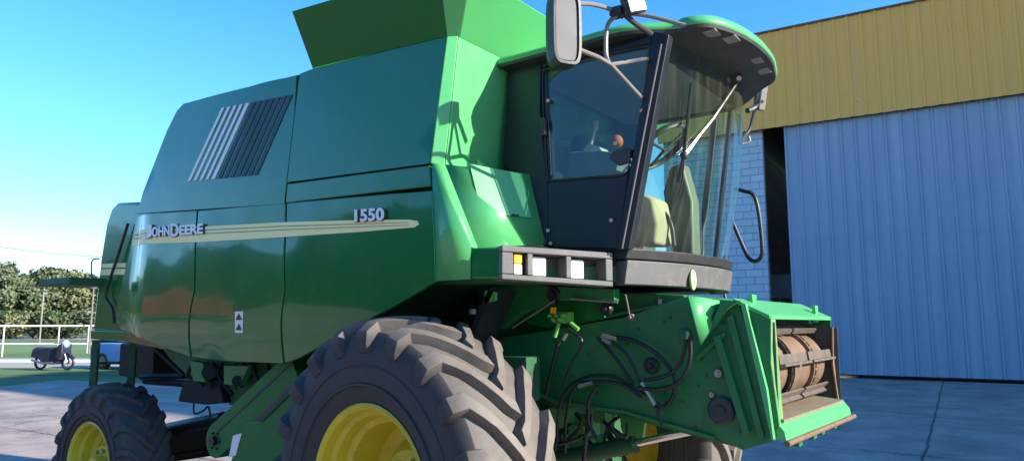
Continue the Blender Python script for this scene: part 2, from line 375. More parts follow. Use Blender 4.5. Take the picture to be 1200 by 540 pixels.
# hatch outline on the shoulder
def onplane(px, py, a, b, c_):
    n = (b-a).cross(c_-a); d = ray(px, py); return CAM + d*((a-CAM).dot(n)/d.dot(n))
nrm = (sI1-sB).cross(sI2-sB).normalized()
if nrm.x < 0: nrm = -nrm
bm = BM(); prism(bm, [onplane(x, y, sB, sI1, sI2)+nrm*.004 for x, y in ((549, 193), (563, 250), (600, 254), (621, 256), (612, 215), (607, 204))], nrm*.01); build('service_hatch', bm, paint_front, sh, bevel=.002)
bm = BM(); prism(bm, [onplane(x, y, sB, sI1, sI2)+nrm*.016 for x, y in ((598, 252.5), (606, 253.3), (606, 255), (598, 254.2))], nrm*.01); build('hatch_latch', bm, black, sh)
# lamp bar
la = PY(588, 287, -1.30); lb = PY(588, 327, -1.30); lb.x = la.x
ra = PY(718, 296, -.82); rb_ = PY(718, 336, -.82); rb_.x = ra.x
ux = (ra-la); ux.z = 0; LL = ux.length; ux.normalize(); uz = V((0, 0, 1)); un = V((ux.y, -ux.x, 0))
if un.x < 0: un = -un
zt0, zb0, zt1, zb1 = la.z, lb.z, ra.z, rb_.z
def LB(u, v, o=0):  # u along bar 0..1, v 0 top..1 bottom
    z = (zt0+(zt1-zt0)*u)*(1-v)+(zb0+(zb1-zb0)*u)*v
    return V((la.x, la.y, 0))+ux*(LL*u)+un*o+V((0, 0, z))
bm = BM()
us = [0, .10, .17, .225, .265, .50, .545, .555+.0, .60, .905, 1]
cells = [(0.0, .10, 0), (.10, .22, 1), (.22, .27, 0), (.27, .565, 1), (.565, .615, 0), (.615, .93, 1), (.93, 1.0, 0)]
def slab(bm, u0, u1, v0, v1, o0, o1, mi=0):
    a = [LB(u0, v0, o1), LB(u1, v0, o1), LB(u1, v1, o1), LB(u0, v1, o1)]; b = [LB(u0, v0, o0), LB(u1, v0, o0), LB(u1, v1, o0), LB(u0, v1, o0)]
    va = [bm.verts.new(p) for p in a]; vb = [bm.verts.new(p) for p in b]
    bm.faces.new(va); bm.faces.new(vb[::-1])
    for i in range(4): bm.faces.new((va[i], vb[i], vb[(i+1) % 4], va[(i+1) % 4])).material_index = mi
slab(bm, 0, 1, 0, .19, -.12, 0); slab(bm, 0, 1, .84, 1, -.12, 0)
for u0, u1, k in cells:
    if not k: slab(bm, u0, u1, .192, .838, -.12, -.001)
slab(bm, 0, 1, .19, .84, -.135, -.122)
lampbar = build('lamp_bar', bm, plastic, comb, bevel=.006)
bm = BM(); slab(bm, .115, .19, .21, .50, -.07, -.02); build('indicator_lamp', bm, lamp_amber, lampbar, bevel=.006)
bm = BM(); slab(bm, .115, .19, .51, .82, -.07, -.02); build('indicator_lamp', bm, lamp_clear, lampbar, bevel=.006)
for u in (.285, .63):
    bm = BM(); slab(bm, u, u+.13, .24, .82, -.10, -.035); build('headlight', bm, lamp_clear, lampbar, bevel=.01)
# green cheek box behind the lamp bar, floor below cab
bm = BM()
pl = [V((sA.x, YS, zt0)), V((la.x-.0, -1.295, zt0-.004)), V((la.x, -1.295, zb0)), V((sE.x, YS, zb0-.01))]
prism(bm, [PY(550, 290, -1.275), PY(588, 289.5, -1.275), PY(588, 327, -1.275), PY(550, 327, -1.275)], (0, .25, 0)); build('shoulder_side', bm, paint, comb, bevel=.012)
bm = BM(); prism(bm, [V((.0, -1.2, zb0-.0)), V((.62, -1.2, zb0)), V((.95, -.80, zb0)), V((1.05, -.75, zb0)), V((1.05, .75, zb0)), V((0, 1.2, zb0))], (0, 0, .08)); build('cab_floor', bm, paint_dark, comb)

# ---------------------------------------------------------------- cab
YC = -.79; YF = .66
def arc(Xc, Xn, Xf, n=16):
    out = []
    for i in range(n+1):
        y = -.78+(.66+.78)*i/n
        if y < 0: x = Xc-(Xc-Xn)*abs(y/.78)**2.1
        else: x = Xc-(Xc-Xf)*abs(y/.66)**2.1
        out.append((x, y))
    return out
topA = arc(1.42, 1.285, 1.20); botA = arc(1.27, 1.085, 1.05)
ZB, ZW, nz = 2.085, 3.125, 8
wg = glass('windshield glass', (.76, .92, .82), 1.15, .02, .02)
sg = glass('side window glass', (.60, .72, .72), .9, .02, .02)
fg = glass('far window glass', (.75, .92, .85), .8, .02, .04)
# cab frame
pill0 = PY(722, 292, -.80); pill1 = PY(777, 48, -.80)
bm = BM()
def sidepoly(bm, pts, Y, th=.05, mi=0): prism(bm, [PY(x, y, Y) for x, y in pts], (0, th, 0), mi)
# A pillar
sidepoly(bm, [(722, 293), (737, 292), (784, 40), (765, 36)], -.815, .06)
# rear post, header and lower door frame
sidepoly(bm, [(597, 66), (634, 58), (634, 80), (633, 130), (641, 214), (641, 290), (636, 288), (612, 225), (590, 190)], -.80, .05)
sidepoly(bm, [(634, 58), (766, 34), (764, 52), (650, 74), (634, 80)], -.80, .05)
sidepoly(bm, [(641, 212), (727, 206), (738, 196), (733, 232), (724, 292), (641, 290)], -.80, .05)
sidepoly(bm, [(634, 80), (640, 78), (646, 206), (641, 213)], -.80, .05)
# far pillar
prism(bm, [V((1.005, .64, ZB-.02)), V((1.035, .64, ZB-.02)), V((1.19, .64, ZW+.02)), V((1.16, .64, ZW+.02))], (0, .03, 0))
# rear wall of cab, far sill, far rear post
box(bm, (.40, -.74, 2.0), (.44, .66, 2.75)); box(bm, (.40, -.74, 2.75), (.44, -.5, 3.16)); box(bm, (.40, .45, 2.75), (.44, .66, 3.16)); box(bm, (.40, .60, 2.0), (.50, .66, 3.16)); box(bm, (.44, .62, 2.0), (1.02, .66, 2.12))
box(bm, (.44, .62, 3.135), (1.14, .66, 3.16))
cab = build('cab', bm, black, comb, bevel=.008)
# windshield
bm = BM(); rows = []
for j in range(nz+1):
    t = j/nz; bul = .035*math.sin(math.pi*t)
    rows.append([bm.verts.new((b[0]+(a[0]-b[0])*t+bul, b[1], ZB+(ZW-ZB+.045*(1-(b[1]/.78)**2))*t)) for a, b in zip(topA, botA)])
for r0, r1 in zip(rows, rows[1:]):
    for k in range(len(r0)-1): bm.faces.new((r0[k], r0[k+1], r1[k+1], r1[k]))
wsh = build('windshield', bm, wg, cab, ang=80)
# pale seal line on A pillar
bm = BM(); tube(bm, [PY(729, 291, -.826), PY(752, 170, -.826), PY(775, 52, -.826)], .0045, 6); build('door_seal', bm, greytube, cab)
bm = BM(); sidepoly(bm, [(637, 79), (762, 52), (757, 90), (741, 190), (729, 204), (644, 210)], -.79, .004); build('side_window', bm, sg, cab)
bm = BM(); prism(bm, [V((.52, .64, 2.12)), V((1.0, .64, 2.12)), V((1.14, .64, 3.13)), V((.50, .64, 3.13))], (0, .004, 0)); build('far_window', bm, fg, cab)
bm = BM(); prism(bm, [V((.42, -.5, 2.75)), V((.42, .45, 2.75)), V((.42, .45, 3.15)), V((.42, -.5, 3.15))], (.004, 0, 0)); build('rear_window', bm, fg, cab)
# door trim rubber, latch and bolts
bm = BM(); tube(bm, spline([PY(x, y, -.806) for x, y in ((638, 82), (700, 66), (758, 54), (762, 62), (755, 110), (742, 188), (738, 196), (728, 205), (690, 208), (646, 211), (641, 205), (637, 140), (636, 90), (638, 82))], 4), .006, 6); build('window_seal', bm, rubber_hose, cab)
bm = BM()
for x, y in ((642, 270), (645, 285), (721, 168), (716, 258), (752, 130), (642, 118)): cyl(bm, PY(x, y, -.80), PY(x, y, -.815), .010, 12)
build('bolt', bm, steel, cab)
bm = BM(); sidepoly(bm, [(632, 138), (638, 137), (638, 158), (632, 160)], -.83, .03); sidepoly(bm, [(716, 178), (738, 172), (737, 190), (724, 194), (713, 186)], -.83, .028); build('door_latch', bm, blackplastic, cab, bevel=.008)
# front base band under windshield
def band(off, z0, z1, z0n=None):
    b = BM(); lo = []; hi = []; li = []; hii = []
    for (x, y) in botA:
        nx = off; lo.append(b.verts.new((x+off-.02, y*1.02, z0))); hi.append(b.verts.new((x+off, y*1.02, z1))); li.append(b.verts.new((x-.06, y*.96, z0))); hii.append(b.verts.new((x-.06, y*.96, z1)))
    n = len(lo)
    for k in range(n-1):
        b.faces.new((lo[k], lo[k+1], hi[k+1], hi[k])); b.faces.new((hi[k], hi[k+1], hii[k+1], hii[k])); b.faces.new((li[k], hii[k], hii[k+1], li[k+1])); b.faces.new((lo[k], li[k], li[k+1], lo[k+1]))
    b.faces.new((lo[0], hi[0], hii[0], li[0])); b.faces.new((lo[-1], li[-1], hii[-1], hi[-1]))
    return b
build('cowl', band(.035, 1.915, 2.035), plastic, cab, bevel=.006)
build('cowl_trim', band(.045, 2.042, 2.092), blackplastic, cab, bevel=.006)
bm = BM(); box(bm, (.5, -.76, 1.95), (1.03, .62, 2.05)); build('cab_deck', bm, blackplastic, cab)
# oval reflector on cowl
pc = PX(811, 328, 1.30)
def on_cowl(px, py):
    best = None; d = ray(px, py)
    t0 = (1.29-CAM.x)/d.x
    for _ in range(12):
        p = CAM+d*t0; y = p.y; x = (1.27-(1.27-1.085)*abs(y/.78)**2.1 if y < 0 else 1.27-(.22)*abs(y/.66)**2.1)+.035
        t0 = (x-CAM.x)/d.x
    return CAM+d*t0
c = on_cowl(812, 328); bm = BM(); r = bmesh.ops.create_uvsphere(bm, u_segments=16, v_segments=10, radius=1)
for v in bm.verts: v.co = c+V((v.co.x*.015, v.co.y*.032, v.co.z*.055))
build('marker_lens', bm, mat('pale lime lens', (.72, .80, .30), .25), cab, ang=60)
# roof
bm = BM()
ZR = 3.18
plan = [(.36, -.88), (.8, -.88), (1.15, -.88)] + [tuple(PZ(x, y, ZR)[:2]) for x, y in ((790, 33), (806, 28.5), (820, 26.5), (836, 27), (855, 32), (875, 41), (894, 54), (906, 68), (910, 80))]
plan += [(plan[-1][0]-.05, plan[-1][1]+.17), (plan[-1][0]-.17, plan[-1][1]+.30), (1.2, .72), (.9, .76), (.36, .76)]
sp = spline([V((x, y, 0)) for x, y in plan], 4)
def ring(inset, z, nose=0):
    cx, cy = .9, -.05; out = []
    for p in sp:
        d = V((p.x-cx, p.y-cy, 0)); q = V((p.x, p.y, 0))-d.normalized()*inset
        out.append(V((q.x, q.y, z+nose*max(0, (q.x-1.0))/.6)))
    return out
prof = [(.03, ZR, 0), (.006, ZR-.004, .0), (0, ZR+.004, 0.0), (.0, ZR+.016, .0), (.02, ZR+.034, .014), (.08, ZR+.048, .03), (.2, ZR+.056, .035), (.42, ZR+.06, .03)]
rings = [[bm.verts.new(p) for p in ring(*q)] for q in prof]
for a, b in zip(rings, rings[1:]):
    for k in range(len(a)): bm.faces.new((a[k], a[(k+1) % len(a)], b[(k+1) % len(b)], b[k]))
bm.faces.new(rings[-1]); bm.faces.new(rings[0][::-1])
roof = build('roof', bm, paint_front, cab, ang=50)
bm = BM()
rings = [[bm.verts.new(p) for p in q] for q in (ring(.006, ZR-.003), ring(.012, ZR-.02), ring(.03, ZR-.022), [V((q.x, q.y, q.z-.012*max(0, min(1, (q.x-1.15)/.2)))) for q in ring(.13, ZR-.022)], [V((q.x, q.y, q.z-.012*max(0, min(1, (q.x-1.12)/.2)))) for q in ring(.24, ZR-.024)])]
for a, b in zip(rings, rings[1:]):
    for k in range(len(a)): bm.faces.new((a[k], a[(k+1) % len(a)], b[(k+1) % len(b)], b[k]))
bm.faces.new(rings[-1])
build('roof_underside', bm, blackplastic, cab, ang=50)
for x, y in ((834, 40), (857, 47), (886, 72), (895, 84)):
    c = PZ(x, y, ZR-.028); 
    bm = BM(); box(bm, c+V((-.035, -.045, -.002)), c+V((.035, .045, .008)), rot=Matrix.Rotation(R(0), 3, 'Y')); build('roof_lamp', bm, mat('dull lamp lens', (.22, .21, .17), .2), roof, bevel=.008)
# inside: seat, steering column, wheel, console, levers, headliner
bm = BM(); box(bm, (.50, -.30, 2.05), (.86, .14, 2.30)); build('seat', bm, seatcloth, cab, bevel=.05, seg=3)
bm = BM(); box(bm, (.47, -.28, 2.32), (.58, .12, 2.88)); build('seat_backrest', bm, seatcloth, cab, bevel=.05, seg=3)
bm = BM(); prism(bm, [PY(x, y, -.45) for x, y in ((738, 262), (752, 226), (764, 232), (770, 262), (768, 286), (738, 286))], (0, .22, 0)); build('seat_cover', bm, mat('tan seat cover', (.46, .36, .24), .85, 0, .2, 10), cab, bevel=.02, seg=3)
bm = BM()
for q_ in (0, 1): tube(bm, spline([PY(760+q_*12, 262, -.3), PY(766+q_*10, 248, -.3), PY(776+q_*10, 262, -.3), PY(784+q_*6, 288, -.3)], 5), .012, 8)
build('pedal_linkage', bm, blackplastic, cab)
bm = BM(); prism(bm, [PY(x, y, -.15) for x, y in ((784, 196), (799, 190), (811, 235), (813, 300), (788, 300), (776, 225))], (0, .12, 0)); build('steering_column', bm, mat('column plastic', (.16, .155, .12), .5, 0, .2, 9), cab, bevel=.02)
bm = BM(); lathe(bm, [(.02*math.sin(a), .17+.013*math.cos(a)) for a in [2*math.pi*k/8 for k in range(8)]], 32, axis='Z', closed=True)
for k in range(3): a = 2.1*k+.5; tube(bm, [V((0, 0, -.03)), V((.165*math.cos(a), .165*math.sin(a), 0))], .009, 6)
sw = build('steering_wheel', bm, blackplastic, cab, ang=60, loc=PY(775, 172, -.16)); sw.rotation_euler = (0, R(-38), 0)
bm = BM(); prism(bm, [PY(x, y, -.55) for x, y in ((667, 178), (700, 176), (728, 180), (722, 200), (664, 206))], (0, .2, 0)); build('side_console', bm, liner, cab, bevel=.01)
bm = BM(); tube(bm, [PY(690, 178, -.45), PY(697, 150, -.45)], .012, 8); tube(bm, [PY(697, 152, -.45), PY(698, 142, -.45)], .02, 8); build('control_lever', bm, console, cab)
bm = BM(); prism(bm, [PY(x, y, -.5) for x, y in ((683, 176), (690, 168), (702, 172), (706, 178))], (0, .1, 0)); build('paper_notes', bm, lettergrey, cab)
bm = BM(); r = bmesh.ops.create_icosphere(bm, subdivisions=2, radius=.035); c = PY(723, 166, -.55)
for v in bm.verts: v.co = c+V((v.co.x*1.0, v.co.y, v.co.z*1.1))
build('safety_cap', bm, orange, cab, ang=60)
bm = BM(); box(bm, (.44, -.76, 3.15), (1.2, .62, 3.156)); build('headliner', bm, liner, cab)
bm = BM(); prism(bm, [PY(x, y, -.05) for x, y in ((786, 196), (798, 192), (806, 206), (800, 216), (788, 212))], (0, .05, 0)); cyl(bm, PY(790, 205, -.08), PY(790, 205, -.04), .03, 14); build('gauge_pod', bm, rust, cab, bevel=.006)
# wires and hoses in the cab right corner
bm = BM()
for k in range(5):
    tube(bm, spline([V((.98, .50+.02*k, 2.08)), V((.99, .56, 2.2+.03*k)), V((.97+.008*k, .61, 2.45)), V((1.02+.008*k, .61, 2.8)), V((1.06+.008*k, .61, 3.08))], 4), .005, 6)
build('cab_wiring', bm, greytube, cab)
# wipers on the glass
def on_ws(px, py, off=.02):
    d = ray(px, py); t0 = (1.3-CAM.x)/d.x
    for _ in range(25):
        p = CAM+d*t0; y = max(-.78, min(.66, p.y)); t = max(0, min(1, (p.z-ZB)/(ZW-ZB)))
        f = abs(y/.78)**2.1 if y < 0 else abs(y/.66)**2.1
        xt = 1.42-((.135 if y < 0 else .22)*f); xb = 1.27-((.185 if y < 0 else .22)*f)
        x = xb+(xt-xb)*t+.035*math.sin(math.pi*t)+off
        t0 = .5*t0+.5*(x-CAM.x)/d.x
    return CAM+d*t0
bm = BM(); tube(bm, [on_ws(880, 70), on_ws(862, 100), on_ws(835, 140), on_ws(802, 180)], .007, 6); tube(bm, [on_ws(872, 78), on_ws(850, 118), on_ws(803, 183)], .005, 6); tube(bm, [on_ws(878, 66, .03), on_ws(866, 92, .03)], .016, 6); build('wiper_arm', bm, steel, cab)
bm = BM(); tube(bm, [on_ws(810, 98, .03), on_ws(806, 140, .03), on_ws(801, 182, .03), on_ws(795, 214, .03)], .008, 6); tube(bm, [on_ws(808, 110, .045), on_ws(802, 180, .045)], .005, 6); build('wiper_blade', bm, rubber_hose, cab)
bm = BM(); r = bmesh.ops.create_icosphere(bm, subdivisions=2, radius=.022); c = on_ws(802, 182, .035)
for v in bm.verts: v.co = c+v.co
tube(bm, spline([on_ws(802, 184, .03), on_ws(798, 220, .02), on_ws(785, 250, .02)], 5), .004, 6); build('wiper_pivot', bm, blackplastic, cab, ang=60)

# ---------------------------------------------------------------- near mirror and its arms, work lamp
YM = -1.12
bm = BM()
def T(b, pts, r=.011, n=4): tube(b, spline(pts, n) if len(pts) > 2 else pts, r, 8)
j1 = PY(724, 15, -1.02); j2 = PY(716, 76, -1.02)
T(bm, [PY(660, 6, -1.35), PY(690, 5, -1.2), PY(715, 11, -1.05), j1]); T(bm, [j1, PY(760, 19, -.95), PY(803, 30, -.86)]); 
T(bm, [j1+V((0, 0, -.01)), PY(712, 30, -1.02), PY(710, 60, -1.02), PY(713, 73, -1.02), j2]); T(bm, [j2, PY(735, 73, -.9), PY(760, 69, -.83)]); T(bm, [j2, PY(752, 115, -.83)], .010)
T(bm, [PY(664, 6, -1.33), PY(664, 30, -1.33), PY(668, 50, -1.32), PY(678, 58, -1.3), PY(700, 67, -1.1), j2])
ma = build('mirror_arm', bm, greytube, comb)
bm = BM(); T(bm, [PY(728, 14, -1.0), PY(745, 28, -.93), PY(764, 41, -.86)], .014); cyl(bm, PY(720, 12, -1.03), PY(732, 18, -1.0), .022); box(bm, j1+V((-.03, -.03, -.02)), j1+V((.03, .03, .02))); build('arm_joint', bm, blackplastic, comb)
# mirror: rounded housing facing forward/out
mc = PY(659, 36, -1.37)
def mirror(name, c, w, h, th, rz, par, ry=0, mface=mirrorglass):
    o = BM(); n = 28; pr = []
    for k in range(n):
        a = 2*math.pi*k/n; cx, sx_ = math.cos(a), math.sin(a); e = .45
        pr.append((math.copysign(abs(cx)**e, cx)*w/2, math.copysign(abs(sx_)**e, sx_)*h/2))
    rings = []
    for d, s in ((-th/2, .78), (-th*.3, .95), (0, 1.0), (th/2, .98), (th/2+.001, .80), (th/2-.012, .78)):
        rings.append([o.verts.new((d, x*s, z*(1-(1-s)*w/h))) for x, z in pr])
    for a, b in zip(rings, rings[1:]):
        for k in range(n): o.faces.new((a[k], a[(k+1) % n], b[(k+1) % n], b[k]))
    o.faces.new(rings[0][::-1]); o.faces.new(rings[-1])
    m_ = build(name, o, blackplastic, par, ang=50, loc=c); m_.rotation_euler = (0, ry, rz)
    g = BM(); prism(g, [V((th/2-.010, x*.76, z*.88)) for x, z in pr], (.002, 0, 0)); build('mirror_glass', g, mface, m_)
    return m_
mir = mirror('side_mirror', mc, .14, .35, .11, R(-32), comb)
bm = BM(); lampc = PY(741, 6, -1.0); box(bm, V((-.02, -.055, -.05)), V((.03, .055, .05))); wl_ = build('work_lamp', bm, blackplastic, comb, bevel=.012, loc=lampc); wl_.rotation_euler = (R(18), R(0), R(-30))
bm = BM(); box(bm, V((.031, -.048, -.043)), V((.038, .048, .043))); build('lamp_lens', bm, lamp_clear, wl_, bevel=.004)
# far mirror and hand rails
bm = BM(); T(bm, [PY(880, 90, .72), PY(886, 112, .95), PY(880, 148, .98), PY(872, 160, .9), PY(868, 168, .72)], .012); T(bm, [PY(893, 118, 1.0), PY(884, 126, .97), PY(876, 130, .9)], .02); build('far_mirror_arm', bm, blackplastic, comb)
bm = BM(); box(bm, V((-.02, -.03, -.10)), V((.02, .03, .10))); w2 = build('far_work_lamp', bm, greytube, comb, bevel=.01, loc=PY(893, 113, 1.0)); w2.rotation_euler = (0, R(15), R(-30))
bm = BM(); T(bm, [PY(866, 155, .72), PY(868, 168, .85), PY(878, 166, .9), PY(877, 160, .9)], .010); build('far_hook', bm, greytube, comb)
bm = BM(); T(bm, [PY(860, 221, .95), PY(872, 224, .95), PY(883, 229, .95), PY(889, 250, .95), PY(893, 290, .95), PY(891, 302, .95), PY(884, 306, .95), PY(876, 300, .95), PY(866, 278, .95), PY(857, 257, .95)], .014, 5); build('hand_rail', bm, black, comb)
bm = BM(); T(bm, [PY(848, 300, .70), PY(845, 325, .70), PY(850, 350, .70)], .01); build('grab_rod', bm, black, comb)

# ---------------------------------------------------------------- wheels
def tyre(R0, Wd, rimR, nl, lugh, name, m, par, side=1, seglug=9, lw=.07, sweep=.36):
    # carcass half profile (y, r) from the crown to the bead
    h = Wd/2; Rc = R0-lugh
    prof = [(0, Rc), (h*.35, Rc-.004), (h*.65, Rc-.012), (h*.86, Rc-.03), (h*.97, Rc-.075), (h*1.0, Rc-.14), (h*1.01, Rc-(Rc-rimR)*.45), (h*1.0, Rc-(Rc-rimR)*.65), (h*.96, rimR+(Rc-rimR)*.16), (h*.88, rimR+.03), (h*.84, rimR-.005)]
    full = [(-y, r) for y, r in prof[::-1]][:-1] + prof
    bm = BM(); lathe(bm, full+[(h*.6, rimR-.02), (-h*.6, rimR-.02)], 96, closed=True)
    for sd in (-1, 1):
        for fr, wv in ((.28, .006), (.52, .004)):
            rr_ = rimR+(Rc-rimR)*fr; yy_ = h*(1.005 if .25 < fr < .6 else .985)
            lathe(bm, [(sd*(yy_-.02), rr_-wv*1.6), (sd*(yy_+.007), rr_-wv), (sd*(yy_+.007), rr_+wv), (sd*(yy_-.02), rr_+wv*1.6)], 96, closed=True)
    P = [V((y, r, 0)) for y, r in prof]; S = [0]
    for a, b in zip(P, P[1:]): S.append(S[-1]+(b-a).length)
    def at(s):
        i = 0
        while i < len(S)-2 and S[i+1] < s: i += 1
        t = (s-S[i])/(S[i+1]-S[i]); p = P[i].lerp(P[i+1], t); d = (P[i+1]-P[i]).normalized(); return p, V((-d.y, d.x, 0))
    smax = S[4]+(S[5]-S[4])*.9
    for sd in (-1, 1):
        for k in range(nl):
            ph0 = 2*math.pi*(k+(.5 if sd > 0 else 0))/nl
            rows = []
            for i in range(seglug+1):
                t = i/seglug; s = -.02+(smax+.02)*t
                p, n = at(max(s, .0001)); yy = p.x if s > 0 else s
                nn = V((abs(n.x), n.y, 0)) if False else V((-n.x if n.x < 0 and False else n.x, n.y, 0))
                if nn.y < 0: nn = -nn
                if p.x > h*.9: nn = V((abs(nn.x), nn.y, 0))
                # angular centre of the lug: centre end leads (forward/down), shoulder end trails
                lead = sweep*(1-min(1, s/S[3]))**1.15 if s > 0 else sweep*1.0
                ph = ph0+lead
                hh = lugh if t < .8 else lugh*max(.12, (1-t)/.2)
                wid = lw*(1.0+.35*t) * (1 if t < .95 else .8)
                sec = []
                for (w, q) in ((-.5, -.01), (-.36, hh), (.36, hh), (.5, -.01)):
                    a = ph+w*wid/Rc*1.15; rr = p.y+nn.y*q; y = (yy+nn.x*q)*sd
                    sec.append(bm.verts.new((rr*math.sin(a), y, rr*math.cos(a))))
                rows.append(sec)
            for a, b in zip(rows, rows[1:]):
                for q in range(3): bm.faces.new((a[q], a[q+1], b[q+1], b[q]))
            bm.faces.new(rows[0]); bm.faces.new(rows[-1][::-1])
    return build(name, bm, m, par, ang=32, bevel=lugh*.16, seg=2)
def wheel(name, loc, R0, Wd, rimR, nl, lugh, m, flip, dish, label=None, **kw):
    s = -1 if not flip else 1         # outer side direction in Y
    h = Wd/2
    bm = BM()
    # wheel disc with hub
    lathe(bm, [(s*(h*.84-dish-.02), rimR*.80), (s*(h*.84-dish), rimR*.80), (s*(h*.84-dish-.02), rimR*.62), (s*(h*.84-dish+.05), rimR*.48), (s*(h*.84-dish+.05), rimR*.26), (s*(h*.84-dish+.12), rimR*.24), (s*(h*.84-dish+.12), .0001)], 48)
    w = build(name, bm, yellow, comb, ang=30, loc=loc)
    if label: w['label'] = label
    bm = BM(); q = h*.84
    pr = []
    for y, r in ((q+.015, rimR+.022), (q+.022, rimR+.012), (q+.005, rimR-.012), (q-.045, rimR-.022), (q-.06, rimR-.045), (q-.12, rimR-.055), (q-.135, rimR-.085), (q-dish, rimR-.10), (-q+.1, rimR-.1), (-q+.05, rimR-.03), (-q-.01, rimR+.02), (-q+.02, rimR-.005), (q-.02, rimR+.004)):
        pr.append((s*y, r))
    lathe(bm, pr, 64, closed=True); build('rim', bm, yellow, w, ang=25)
    bm = BM()
    for k in range(8):
        a = 2*math.pi*k/8+.2; x, z = math.sin(a)*rimR*.37, math.cos(a)*rimR*.37; y = s*(q-dish+.05)
        lathe(bm, [(y, .016), (y+s*.025, .016)], 6, center=(x, 0, z))
    build('wheel_nut', bm, steel, w)
    bm = BM(); a = .9; tube(bm, [V((math.sin(a)*(rimR-.12), s*(q-dish+.0), math.cos(a)*(rimR-.12))), V((math.sin(a)*(rimR-.15), s*(q-dish+.08), math.cos(a)*(rimR-.15)))], .01, 8); build('valve', bm, blackplastic, w)
    tyre(R0, Wd, rimR, nl, lugh, 'tyre', m, w, **kw)
    return w
FZ = .865
fwh = wheel('front_wheel', (.075, -1.235, FZ), .902, .56, .452, 21, .052, tyre_f, False, .30, 'near drive wheel with big dusty tyre', lw=.078, sweep=.40)
wheel('front_wheel', (0, 1.235, FZ), .915, .56, .435, 22, .05, tyre_f, True, .30, 'far drive wheel half hidden by the feeder')
fwh.rotation_euler = (0, 0, R(-7))
RX = PY(105, 500, -1.30).x
wheel('rear_wheel', (RX, -1.12, .625), .64, .38, .33, 20, .028, tyre_r, False, .14, 'near steering wheel', lw=.05, sweep=.34, seglug=7)
wheel('rear_wheel', (RX, 1.12, .625), .64, .38, .33, 20, .028, tyre_r, True, .14, 'far steering wheel', lw=.05, sweep=.34, seglug=7)
# axles
bm = BM(); cyl(bm, (0, -.95, FZ), (0, .95, FZ), .09); lathe(bm, [(-.98, .12), (-.9, .24), (-.72, .26), (-.66, .18)], 24, center=(0, 0, FZ)); lathe(bm, [(.66, .18), (.72, .26), (.9, .24), (.98, .12)], 24, center=(0, 0, FZ)); box(bm, (-.16, -.7, FZ-.1), (.16, .7, FZ+.14)); build('front_axle', bm, paint_dark, comb, bevel=.008)
bm = BM(); box(bm, (RX-.09, -.95, .66), (RX+.09, .95, .84)); cyl(bm, (RX, -1.0, .625), (RX, 1.0, .625), .05); cyl(bm, (RX, -.9, .5), (RX, -.9, .95), .06); cyl(bm, (RX, .9, .5), (RX, .9, .95), .06); build('rear_axle', bm, shade_black, comb, bevel=.01)
bm = BM(); tube(bm, [PY(196, 503, -.7), PY(262, 490, -.7)], .055, 12); build('drag_link', bm, black, comb)

# ---------------------------------------------------------------- rear hood, frame
YH = -1.14
bm = BM(); prism(bm, [PY(x, y, YH) for x, y in ((108, 388), (113, 345), (117, 305), (124, 262), (130, 244), (137, 237), (159, 236), (200, 250), (200, 398), (165, 395))], (0, 2.2, 0)); hood = build('rear_hood', bm, paint, comb, bevel=.03, seg=3)
bm = BM(); prism(bm, [PY(x, y, YH-.003) for x, y in ((118.5, 309), (147.5, 308), (146, 321.5), (117, 322.5))], (0, .002, 0)); build('decal_stripe', bm, cream, comb)
bm = BM(); prism(bm, [PY(x, y, YH-.005) for x, y in ((118.2, 314), (147, 313.2), (147, 314.6), (118, 315.4))], (0, .002, 0)); build('pinstripe', bm, paint, comb)
bm = BM(); prism(bm, [PY(x, y, YH-.03) for x, y in ((106, 387), (150, 388.5), (195, 400), (195, 410), (148, 400), (106, 397))], (0, .10, 0)); build('rear_frame_rail', bm, paint, comb, bevel=.006)
bm = BM(); T(bm, [PY(150, 262, YH-.03), PY(138, 300, YH-.03), PY(128, 330, YH-.03), PY(124, 348, YH-.03), PY(132, 362, YH-.03), PY(134, 378, YH-.03)], .012); build('drain_hose', bm, rubber_hose, comb)
bm = BM(); box(bm, PY(82, 337, -1.16)-V((0, .25, 0)), PY(119, 326, -1.16)+V((0, .1, 0))); build('tail_light_bar', bm, paint_dark, comb, bevel=.01)
bm = BM(); T(bm, [PY(108, 327, -1.2), PY(107, 312, -1.2), PY(109, 304, -1.2), PY(116, 303, -1.2)], .007); build('tail_light_bracket', bm, greytube, comb)
bm = BM()
for x0, y0, x1, y1, Y in ((113, 398, 109, 452, -1.1), (157, 400, 153, 452, -.9)):
    tube(bm, [PY(x0, y0, Y), PY(x1, y1, Y)], .035, 4)
build('chopper_strut', bm, paint_dark, comb)
bm = BM(); prism(bm, [PY(x, y, -.7) for x, y in ((140, 402), (181, 404), (180, 440), (172, 444), (138, 440))], (0, 1.2, 0)); build('straw_chopper', bm, shade_black, comb, bevel=.02)
bm = BM(); tube(bm, [PY(176, 402, -1.0), PY(216, 440, -1.0)], .02, 8); tube(bm, [PY(113, 425, -1.05), PY(140, 425, -1.05)], .012, 8); tube(bm, [PY(165, 441, -.8), PY(255, 440, -.8)], .025, 8); tube(bm, [PY(170, 446, -.6), PY(255, 452, -.6)], .03, 8); build('chopper_linkage', bm, shade_black, comb)
